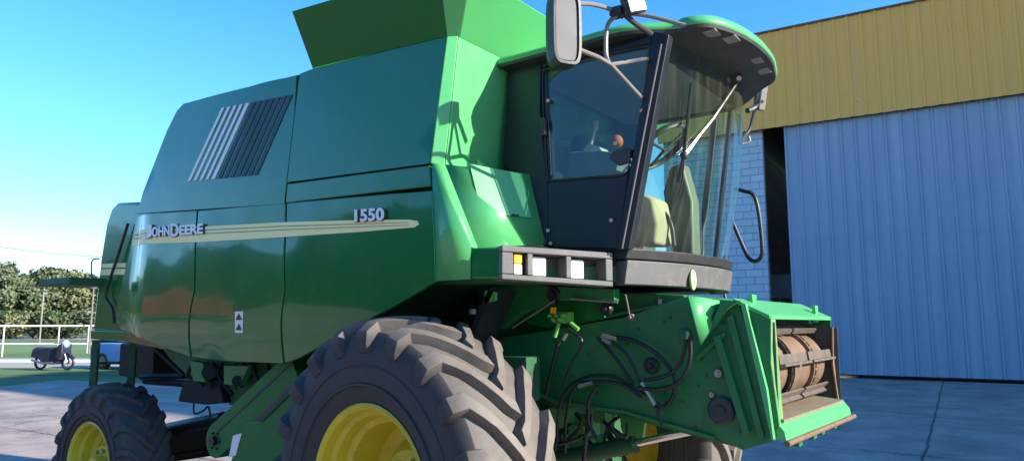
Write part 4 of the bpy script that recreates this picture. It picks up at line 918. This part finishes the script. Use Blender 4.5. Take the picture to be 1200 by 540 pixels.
# ================================================================== GROUND
def conc():
    m, N, L, b = nt('concrete paving')
    tc = N.new('ShaderNodeTexCoord')
    mp = N.new('ShaderNodeMapping'); mp.inputs['Rotation'].default_value = (0, 0, -GA); L.new(tc.outputs['Object'], mp.inputs['Vector'])
    br = N.new('ShaderNodeTexBrick'); br.offset = 0; br.inputs['Scale'].default_value = 1; br.inputs['Brick Width'].default_value = 4.6; br.inputs['Row Height'].default_value = 5.1; br.inputs['Mortar Size'].default_value = .022; br.inputs['Mortar Smooth'].default_value = .2
    br.inputs['Color1'].default_value = (.40, .305, .255, 1); br.inputs['Color2'].default_value = (.36, .275, .23, 1); br.inputs['Mortar'].default_value = (.10, .09, .08, 1)
    wob = N.new('ShaderNodeTexNoise'); wob.inputs['Scale'].default_value = .8; wob.inputs['Detail'].default_value = 4; L.new(tc.outputs['Object'], wob.inputs['Vector'])
    va = N.new('ShaderNodeVectorMath'); va.operation = 'SCALE'; va.inputs['Scale'].default_value = .10; L.new(wob.outputs['Color'], va.inputs[0])
    vb = N.new('ShaderNodeVectorMath'); L.new(mp.outputs['Vector'], vb.inputs[0]); L.new(va.outputs[0], vb.inputs[1]); 
    vc = N.new('ShaderNodeVectorMath'); L.new(vb.outputs[0], vc.inputs[0]); vc.inputs[1].default_value = CONC_OFF; L.new(vc.outputs[0], br.inputs['Vector'])
    n1 = N.new('ShaderNodeTexNoise'); n1.inputs['Scale'].default_value = .9; n1.inputs['Detail'].default_value = 10; n1.inputs['Roughness'].default_value = .72; L.new(tc.outputs['Object'], n1.inputs['Vector'])
    mr = N.new('ShaderNodeMapRange'); mr.inputs['From Min'].default_value = .38; mr.inputs['From Max'].default_value = .68; mr.inputs['To Min'].default_value = .62; mr.inputs['To Max'].default_value = 1.22; L.new(n1.outputs['Fac'], mr.inputs['Value'])
    n3 = N.new('ShaderNodeTexNoise'); n3.inputs['Scale'].default_value = .33; n3.inputs['Detail'].default_value = 3; L.new(mp.outputs['Vector'], n3.inputs['Vector'])
    st = N.new('ShaderNodeMapRange'); st.inputs['From Min'].default_value = .62; st.inputs['From Max'].default_value = .74; st.inputs['To Min'].default_value = 1; st.inputs['To Max'].default_value = .55; L.new(n3.outputs['Fac'], st.inputs['Value'])
    mm = N.new('ShaderNodeMath'); mm.operation = 'MULTIPLY'; L.new(mr.outputs['Result'], mm.inputs[0]); L.new(st.outputs['Result'], mm.inputs[1])
    sc = N.new('ShaderNodeVectorMath'); sc.operation = 'SCALE'; L.new(br.outputs['Color'], sc.inputs[0]); L.new(mm.outputs[0], sc.inputs['Scale'])
    vo = N.new('ShaderNodeTexVoronoi'); vo.feature = 'DISTANCE_TO_EDGE'; vo.inputs['Scale'].default_value = .23
    v5 = N.new('ShaderNodeVectorMath'); v5.operation = 'SCALE'; v5.inputs['Scale'].default_value = 1.3; L.new(n1.outputs['Color'], v5.inputs[0]); v6 = N.new('ShaderNodeVectorMath'); L.new(tc.outputs['Object'], v6.inputs[0]); L.new(v5.outputs[0], v6.inputs[1]); L.new(v6.outputs[0], vo.inputs['Vector'])
    ck = N.new('ShaderNodeMapRange'); ck.inputs['From Max'].default_value = .006; ck.inputs['To Min'].default_value = .45; ck.inputs['To Max'].default_value = 1; L.new(vo.outputs['Distance'], ck.inputs['Value'])
    n6 = N.new('ShaderNodeTexNoise'); n6.inputs['Scale'].default_value = 45; n6.inputs['Detail'].default_value = 3; L.new(tc.outputs['Object'], n6.inputs['Vector'])
    g6 = N.new('ShaderNodeMapRange'); g6.inputs['From Min'].default_value = .3; g6.inputs['From Max'].default_value = .7; g6.inputs['To Min'].default_value = .82; g6.inputs['To Max'].default_value = 1.15; L.new(n6.outputs['Fac'], g6.inputs['Value'])
    mg = N.new('ShaderNodeMath'); mg.operation = 'MULTIPLY'; L.new(ck.outputs['Result'], mg.inputs[0]); L.new(g6.outputs['Result'], mg.inputs[1])
    s7 = N.new('ShaderNodeVectorMath'); s7.operation = 'SCALE'; L.new(sc.outputs[0], s7.inputs[0]); L.new(mg.outputs[0], s7.inputs['Scale'])
    L.new(s7.outputs[0], b.inputs['Base Color']); b.inputs['Roughness'].default_value = .85
    n2 = N.new('ShaderNodeTexNoise'); n2.inputs['Scale'].default_value = 25; n2.inputs['Detail'].default_value = 4; L.new(tc.outputs['Object'], n2.inputs['Vector'])
    bp = N.new('ShaderNodeBump'); bp.inputs['Distance'].default_value = .006; L.new(n2.outputs['Fac'], bp.inputs['Height']); L.new(bp.outputs['Normal'], b.inputs['Normal'])
    return m
# joint crossing seen at pixel (1083, 534): put a joint crossing there
jp = PZ(1083, 534, 0); jr = Matrix.Rotation(-GA, 3, 'Z') @ jp
CONC_OFF = (-jr.x-.05+4.6*20, -jr.y-.05+5.1*20, 0)
grassm = mat('mown grass', (.085, .13, .03), .95, 0, .35, .25, (.16, .15, .06), .5, .6)
grasslush = mat('green grass', (.085, .15, .035), .95, 0, .35, .5, (.13, .17, .06), .4, 2, bump=.03, bscale=12)
asph = mat('dusty road', (.34, .29, .24), .95, 0, .15, .4, (.22, .2, .17), .4, 1.2)
kerbm = mat('pale kerb concrete', (.62, .60, .56), .8, 0, .1, 2)
def sheet_obj(name, pts, z, m, step=None):
    bm = BM(); bm.faces.new([bm.verts.new((p[0], p[1], z)) for p in pts]); o = build(name, bm, m); tag(o, kind='structure'); return o
sheet_obj('ground', [(-1500, -1500), (1500, -1500), (1500, 1500), (-1500, 1500)], -.02, grassm)
# yard, cut out by pixel rows at the far left
e0 = PZ(-250, 437.5, 0); e1 = PZ(60, 436, 0); e2 = PZ(100, 452, 0); e3 = PZ(230, 452, 0)
yard = [(-60, -40), (60, -40), (60, 60), (-14.5, 60)]
sheet_obj('yard', [(60, -50), (60, 70), (-16, 70), tuple(PZ(240, 452, 0)[:2]), tuple(PZ(70, 445, 0)[:2]), tuple(PZ(-20, 455, 0)[:2]), tuple(PZ(-400, 480, 0)[:2]), (-60, -50)], 0, conc())
hv = V((rt.x, rt.y, 0)); hd = V((fw.x, fw.y, 0)).normalized(); C0_ = V((CAM.x, CAM.y, 0))
def band_px(name, ya, yb, z, m, x0=-900, x1=520, h=0, sl=0):
    da = CAM.z*FPX/(ya-380); db = CAM.z*FPX/(yb-380)
    P = [C0_+hd*da+hv*(x0-600)/FPX*da, C0_+hd*(da)+hv*(x1-600)/FPX*da, C0_+hd*db+hv*(x1-600)/FPX*db, C0_+hd*db+hv*(x0-600)/FPX*db]
    if h:
        bm = BM(); prism(bm, [V((p.x, p.y, z)) for p in P], (0, 0, h)); o = build(name, bm, m); tag(o, kind='structure'); return o
    return sheet_obj(name, P, z, m)
band_px('verge', 414.5, 437, -.012, grasslush)
band_px('road', 418.3, 429, -.008, asph)
band_px('lawn', 403.5, 414, -.012, mat('bright lawn', (.12, .20, .04), .95, 0, .3, .3))
band_px('kerb', 420.5, 423.5, -.004, kerbm, h=.03)
band_px('path', 400.8, 403.0, -.008, kerbm)
band_px('far_track', 393.5, 397.5, -.008, asph)
# ------------------------------------------------------------------ background things
def root_at(name, px, py, label, cat, group=None, rz=None, z=0):
    p = PZ(px, py, z); o = empty(name, p, YAW if rz is None else rz); tag(o, label, cat, group); return o, p
# white rail fence
fr, fp = root_at('rail_fence', 67, 415, 'white pipe rail fence beyond the yard, in front of the trees', 'fence')
white = mat('white pipe paint', (.55, .53, .48), .5, 0, .06, 5, (.5, .42, .35), .4, 6)
def loc_of(o, p):  # world -> local of an unparented empty
    return Matrix.Rotation(-o.rotation_euler.z, 3, 'Z') @ (V(p)-V(o.location))
posts = [PZ(2, 417.5, 0), PZ(67, 415, 0), PZ(102, 413.5, 0), PZ(128, 412.5, 0)]
posts = [posts[0]+(posts[0]-posts[1])*1.3] + posts + [posts[3]+(posts[3]-posts[2])*2]
tops = []
for p in posts:
    q = loc_of(fr, p); bm = BM(); tube(bm, [q+V((0, 0, -.05)), q+V((0, 0, 1.66))], .042, 8); build('post', bm, white, fr); tops.append(q+V((0, 0, 1.64)))
bm = BM(); tube(bm, tops, .05, 8); build('rail', bm, white, fr)
# wire mesh hedge-top fence far behind
ff, fp = root_at('post_fence', 60, 397, 'low dark post and wire fence in front of the distant hedge', 'fence')
for x in range(-30, 180, 18):
    q = loc_of(ff, PZ(x, 396.5, 0)); bm = BM(); tube(bm, [q, q+V((0, 0, 1.0))], .05, 5); build('post', bm, mat_post if 'mat_post' in globals() else globals().setdefault('mat_post', mat('fence post grey', (.35, .34, .3), .8)), ff)
bm = BM()
for z in (.4, .7, .95): tube(bm, [loc_of(ff, PZ(-40, 396.5, 0))+V((0, 0, z)), loc_of(ff, PZ(185, 396.5, 0))+V((0, 0, z))], .02, 4)
build('wire', bm, mat_post, ff)

# foliage
def leafmat(name, cols):
    m, N, L, b = nt(name)
    oi = N.new('ShaderNodeNewGeometry'); cr = N.new('ShaderNodeValToRGB'); cr.color_ramp.elements[0].color = (*cols[0], 1); cr.color_ramp.elements[1].color = (*cols[-1], 1)
    for i, c in enumerate(cols[1:-1]): e = cr.color_ramp.elements.new((i+1)/(len(cols)-1)); e.color = (*c, 1)
    L.new(oi.outputs['Random Per Island'], cr.inputs['Fac']); L.new(cr.outputs['Color'], b.inputs['Base Color']); b.inputs['Roughness'].default_value = .6; b.inputs['Specular IOR Level'].default_value = .3
    return m
leafA = leafmat('olive leaves', [(.065, .09, .04), (.10, .125, .06), (.15, .165, .095)])
leafB = leafmat('yellowing leaves', [(.08, .10, .04), (.13, .14, .06), (.19, .19, .09)])
leafC = leafmat('dark leaves', [(.03, .055, .02), (.06, .09, .03), (.09, .11, .05)])
bark = mat('bark', (.10, .08, .06), .9, 0, .3, 8)
def tree(name, base, h, wdt, m, label, cat, group, seed, n=9000, leaf=.20, lobes=16, trunk=.28):
    rnd = random.Random(seed); t = empty(name, base, 0); tag(t, label, cat, group)
    bm = BM(); th = h*trunk; lob = []
    tube(bm, [V((0, 0, -.1)), V((.05*h*.1, 0, th*.5)), V((0, .03, th))], h*.028, 8, r2=h*.019)
    for i in range(lobes):
        a = rnd.uniform(0, 6.283); zz = rnd.uniform(.0, 1)**.8; rr = wdt*.5*math.sqrt(max(.08, 1-(zz-.35)**2*1.9))*rnd.uniform(.35, .86)
        c = V((rr*math.cos(a), rr*math.sin(a), th+(h-th)*(.12+zz*.78))); s = wdt*rnd.uniform(.13, .24); c.z = min(c.z, h-s*.75); lob.append((c, s))
        tube(bm, [V((0, 0, th*.8)), V((c.x*.45, c.y*.45, th+(c.z-th)*.45)), c], h*.010, 5, r2=h*.002)
    build('trunk', bm, bark, t)
    vs = []; fs = []
    for i in range(n):
        c, s = lob[int(rnd.random()*len(lob))]
        d = V((rnd.gauss(0, 1), rnd.gauss(0, 1), rnd.gauss(0, 1))).normalized(); r = s*(rnd.random()**.4)*(1+.45*noise.noise(c+d*1.7))
        p = c+V((d.x*r, d.y*r, d.z*r*.8)); nn = (d+V((rnd.gauss(0, .6), rnd.gauss(0, .6), rnd.gauss(0, .6)))).normalized(); u = nn.orthogonal().normalized(); w = nn.cross(u); a = rnd.uniform(0, 6.28); u, w = u*math.cos(a)+w*math.sin(a), w*math.cos(a)-u*math.sin(a); L_ = leaf*rnd.uniform(.6, 1.4)
        k = len(vs); vs += [p-u*L_-w*L_*.6, p+u*L_-w*L_*.6, p+u*L_*.6+w*L_*.7, p-u*L_*.6+w*L_*.7]; fs.append((k, k+1, k+2, k+3))
    me = bpy.data.meshes.new('crown'); me.from_pydata(vs, [], fs); me.materials.append(m); o = bpy.data.objects.new('crown', me); COL.objects.link(o); o.parent = t
    return t
rndw = random.Random(5); vs0 = []; fs0 = []
for i in range(34000):
    tt_ = rndw.random()*150; x, y = (-72+max(0, tt_-45)*1.0, 14-min(45, tt_)*.9) if tt_ < 150 else (0, 0); y += -rndw.random()**2*5-3*noise.noise(V((x*.1, 0, 0))); hmax = 8.0+2.6*noise.noise(V((x*.16, 3, 0)))+1.6*noise.noise(V((x*.6, 7, 0))); z = hmax*rndw.random()**.8
    p = V((x, y, z)); u = V((rndw.gauss(0, 1), rndw.gauss(0, 1), rndw.gauss(0, 1))).normalized(); q = u.orthogonal().normalized(); l_ = rndw.uniform(.18, .5); k = len(vs0); vs0 += [p-u*l_-q*l_, p+u*l_-q*l_, p+u*l_+q*l_, p-u*l_+q*l_]; fs0.append((k, k+1, k+2, k+3))
me = bpy.data.meshes.new('reflection_wood'); me.from_pydata(vs0, [], fs0); me.materials.append(leafC); o = bpy.data.objects.new('reflection_wood', me); COL.objects.link(o); tag(o, kind='stuff')  # unseen foliage belt added to darken the side panel reflections
TR = [(-30, 300, 95, 8.8, 9.5, leafA, 'olive tree at the left end of the row behind the rail fence'),
      (12, 323, 92, 6.5, 8.5, leafA, 'lower rounded tree second in the row behind the fence'),
      (48, 314, 94, 8.0, 9, leafA, 'tallest bushy tree of the row above the parked motorcycle'),
      (84, 317, 96, 7.8, 9, leafB, 'yellowing tree right above the grey tail bar of the harvester'),
      (122, 320, 97, 7.5, 9, leafC, 'dark tree half hidden by the tail of the harvester'),
      (160, 320, 97, 8, 9, leafA, 'olive tree seen under the tail of the harvester')]
for i, (px, pt, D, h_, w_, m_, lb_) in enumerate(TR):
    p = PD(px, 380, D); p.z = 0; hh = 1.72+(380-pt)/FPX*D
    tree('broadleaf_tree', p, hh, w_, m_, lb_, 'tree', 'trees in a row behind the fence', 10+i, n=15000, leaf=.19, trunk=.16, lobes=22)
SH = [(5, 88, 3.6, 7, leafC), (40, 88, 3.4, 7, leafB), (75, 88, 3.6, 7, leafC), (108, 89, 3.5, 7, leafA), (-28, 88, 3.5, 7, leafA)]
SL = ['low dark bush under the left trees', 'yellowish bush above the motorcycle', 'dark bush right of the yellowish one', 'olive bush beside the harvester tail', 'olive bush at the left edge behind the fence']
for i, (px, D, h_, w_, m_) in enumerate(SH):
    p = PD(px, 380, D); p.z = 0; tree('bush', p, h_, w_, m_, SL[i], 'bush', 'bushes below the trees', 40+i, n=2600, leaf=.15, lobes=12, trunk=.06)
# street lamp and utility pole
o, p = root_at('street_lamp', 104, 414, 'slim pale lamp post behind the harvester tail', 'street lamp')
bm = BM(); hl = 1.72+(380-337)/FPX*42; tube(bm, [V((0, 0, 0)), V((0, 0, hl))], .07, 8, r2=.05); build('pole', bm, greytube, o)
bm = BM(); box(bm, (-.1, -.25, hl), (.1, .15, hl+.12)); build('lamp_head', bm, greytube, o, bevel=.03)
p = PD(48, 380, 70); p.z = 0; o = empty('utility_pole', p, 0); tag(o, 'thin pole standing among the distant trees', 'pole')
bm = BM(); tube(bm, [V((0, 0, 0)), V((0, 0, 5.2))], .08, 6); build('shaft', bm, greytube, o); bm = BM(); tube(bm, [V((-.4, 0, 5.0)), V((.4, 0, 5.0))], .05, 5); build('crossarm', bm, greytube, o)
# overhead wires
a = PD(-60, 281, 60); b = PD(170, 304, 60); bm = BM(); tube(bm, [a.lerp(b, k/10)+V((0, 0, -.25*math.sin(math.pi*k/10))) for k in range(11)], .028, 5); o = build('power_line', bm, black); tag(o, 'upper black power line crossing the sky at left', 'power line', 'power lines')
a = PD(-60, 316, 60); b = PD(170, 323, 60); bm = BM(); tube(bm, [a, a.lerp(b, .5)-V((0, 0, .1)), b], .02, 5); o = build('power_line', bm, black); tag(o, 'lower black power line just above the trees', 'power line', 'power lines')

# motorcycle (side on, facing right)
mp_ = PZ(63, 433.5, 0); mo = empty('motorcycle', mp_, YAW-R(12)); tag(mo, 'small dark motorcycle parked on the grass edge in front of the rail fence', 'motorcycle')
mblack = mat('motorcycle black', (.025, .025, .05), .35, 0, .2, 9); mblue = mat('motorcycle blue white fairing', (.25, .35, .55), .3, 0, .2, 20)
def mwheel(x, y=0, r=.29, nm='wheel'):
    b_ = BM(); lathe(b_, [(.04*math.sin(a_), r-.045+.045*math.cos(a_)) for a_ in [6.283*k/8 for k in range(8)]], 24, center=(x, y, r), closed=True)
    w_ = build(nm, b_, mblack, mo, ang=60)
    b_ = BM(); lathe(b_, [(-.02, r-.09), (.02, r-.09), (.02, r-.075), (-.02, r-.075)], 24, center=(x, y, r), closed=True); cyl(b_, (x, y-.05, r), (x, y+.05, r), .04)
    for k in range(6): a_ = 6.283*k/6; tube(b_, [V((x, y, r)), V((x+math.sin(a_)*(r-.08), y, r+math.cos(a_)*(r-.08)))], .008, 4)
    build('rim', b_, mblack, w_)
mwheel(-.62); mwheel(.60)
bm = BM(); prism(bm, [V(q) for q in ((-.98, -.15, .50), (-.90, -.15, .80), (-.3, -.15, .84), (0, -.15, .80), (.30, -.15, .95), (.40, -.15, .55), (.2, -.15, .25), (-.35, -.15, .22), (-.6, -.15, .40))], (0, .3, 0)); build('body', bm, mblack, mo, bevel=.04)
bm = BM(); prism(bm, [V(q) for q in ((-.9, -.12, .80), (-.75, -.12, .88), (-.1, -.12, .86), (-.02, -.12, .79))], (0, .24, 0)); build('seat', bm, seatcloth, mo, bevel=.03)
bm = BM(); box(bm, (-.2, -.14, .22), (.18, .14, .5)); build('engine', bm, steel, mo, bevel=.03)
bm = BM(); tube(bm, [V((.60, -.06, .29)), V((.38, -.06, .95))], .025, 8); tube(bm, [V((.60, .06, .29)), V((.38, .06, .95))], .025, 8); build('fork_tube', bm, steel, mo)
bm = BM(); tube(bm, spline([V((.28, -.36, 1.02)), V((.36, -.2, 1.03)), V((.38, 0, .98)), V((.36, .2, 1.03)), V((.28, .36, 1.02))], 4), .016, 6); tube(bm, [V((.34, -.25, 1.03)), V((.38, -.3, 1.16))], .006, 4); tube(bm, [V((.34, .25, 1.03)), V((.38, .3, 1.16))], .006, 4); build('handlebar', bm, mblack, mo)
bm = BM(); r = bmesh.ops.create_uvsphere(bm, u_segments=14, v_segments=8, radius=1)
for v in bm.verts: v.co = V((.44+v.co.x*.13, v.co.y*.17, .98+v.co.z*.17))
build('headlight_fairing', bm, mblue, mo, ang=60)
bm = BM(); prism(bm, [V(q) for q in ((.22, -.24, .45), (.30, -.24, .98), (.50, -.22, 1.0), (.52, -.24, .62), (.40, -.24, .38))], (0, .48, 0)); build('leg_shield', bm, mblack, mo, bevel=.05)
bm = BM(); tube(bm, spline([V((.42, -.0, .62)), V((.6, 0, .64)), V((.85, 0, .45))], 4), .05, 6); build('mudguard', bm, mblack, mo)
bm = BM(); tube(bm, [V((.1, -.16, .3)), V((-.3, -.17, .25)), V((-.85, -.19, .38))], .04, 8); build('exhaust', bm, steel, mo)

# pale blue car behind the tail
cp = PZ(140, 432, 0); co = empty('parked_car', cp+V((hv*1.0)), YAW-R(25)); tag(co, 'light blue car parked on the grass behind the harvester tail', 'car')
carp = mat('pale blue car paint', (.22, .42, .68), .25, 0, .05, 3, coat=.6); carg = mat('dark car glass', (.02, .03, .04), .08)
def carprof(pts, w0, nm, m_, par, bev=.05):
    b_ = BM(); prism(b_, [V((x, -w0/2, z)) for x, z in pts], (0, w0, 0)); return build(nm, b_, m_, par, bevel=bev, seg=3)
body = carprof([(-2.1, .3), (-2.15, .8), (-2.05, .98), (-1.1, 1.02), (.95, 1.0), (1.9, .88), (2.1, .7), (2.12, .3)], 1.7, 'body', carp, co)
carprof([(-1.9, .99), (-1.45, 1.42), (-.2, 1.47), (.35, 1.4), (1.05, .99)], 1.5, 'cabin', carg, co, .06)
carprof([(-1.5, 1.41), (-.2, 1.475), (.38, 1.41), (.3, 1.45), (-.2, 1.50), (-1.4, 1.46)], 1.44, 'roof', carp, co, .01)
for x in (-1.35, 1.35):
    for y in (-.78, .78):
        b_ = BM(); lathe(b_, [(-.1, .2), (-.1, .31), (.1, .31), (.1, .2)], 24, center=(x, y, .31), closed=True); w_ = build('wheel', b_, mblack, co); b_ = BM(); lathe(b_, [(-.105, .19), (.105, .19), (.09, .0001)], 16, center=(x, y, .31)); build('hubcap', b_, steel, w_)
for y in (-.95, .95): b_ = BM(); box(b_, (.55, y-.09, 1.0), (.7, y+.09, 1.14)); build('wing_mirror', b_, mblack, co, bevel=.03)
for y in (-.6, .6):
    b_ = BM(); box(b_, (2.05, y-.18, .62), (2.13, y+.18, .78)); build('headlight', b_, lamp_clear, co, bevel=.02)
    b_ = BM(); box(b_, (-2.17, y-.18, .68), (-2.09, y+.18, .85)); build('tail_light', b_, mat('red lens', (.5, .02, .02), .3), co, bevel=.02)

# ================================================================== LIGHT
SUN = V((1.0, .21, .43)).normalized()
sd = bpy.data.lights.new('sun', 'SUN'); sd.energy = 5.0; sd.angle = R(.5); sd.color = (1, .93, .80)
so = bpy.data.objects.new('sun', sd); COL.objects.link(so); so.rotation_euler = (-SUN).to_track_quat('-Z', 'Y').to_euler()
w = bpy.data.worlds.new('World'); scene.world = w; w.use_nodes = True
N = w.node_tree.nodes; L = w.node_tree.links; bg = N['Background']
sk = N.new('ShaderNodeTexSky'); sk.sky_type = 'NISHITA'; sk.sun_disc = False
sk.sun_elevation = math.asin(SUN.z); sk.sun_rotation = math.atan2(SUN.x, SUN.y)
sk.altitude = 0; sk.air_density = 1.0; sk.dust_density = .1; sk.ozone_density = 3.0
hs = N.new('ShaderNodeHueSaturation'); hs.inputs['Saturation'].default_value = 1.32; L.new(sk.outputs['Color'], hs.inputs['Color'])
mt = N.new('ShaderNodeMix'); mt.data_type = 'RGBA'; mt.blend_type = 'MULTIPLY'; mt.inputs['Factor'].default_value = 1; mt.inputs['B'].default_value = (1.0, .96, 1.06, 1); L.new(hs.outputs['Color'], mt.inputs['A'])
gc = N.new('ShaderNodeTexCoord'); gs_ = N.new('ShaderNodeSeparateXYZ'); L.new(gc.outputs['Generated'], gs_.inputs[0])
ge = N.new('ShaderNodeMapRange'); ge.inputs['From Min'].default_value = .0; ge.inputs['From Max'].default_value = .38; ge.interpolation_type = 'SMOOTHSTEP'; L.new(gs_.outputs['Z'], ge.inputs['Value'])
gt = N.new('ShaderNodeMix'); gt.data_type = 'RGBA'; gt.inputs['A'].default_value = (.70, .82, .88, 1); gt.inputs['B'].default_value = (1, 1, 1, 1); L.new(ge.outputs['Result'], gt.inputs['Factor'])
gm = N.new('ShaderNodeMix'); gm.data_type = 'RGBA'; gm.blend_type = 'MULTIPLY'; gm.inputs['Factor'].default_value = 1; L.new(mt.outputs['Result'], gm.inputs['A']); L.new(gt.outputs['Result'], gm.inputs['B'])
L.new(gm.outputs['Result'], bg.inputs['Color']); bg.inputs['Strength'].default_value = .155
vs_ = scene.view_settings; vs_.view_transform = 'Standard'; vs_.look = 'None'; vs_.gamma = 1; vs_.exposure = 1.25; vs_.use_curve_mapping = False
scene.render.engine = 'CYCLES'; scene.cycles.max_bounces = 8; scene.cycles.transparent_max_bounces = 16
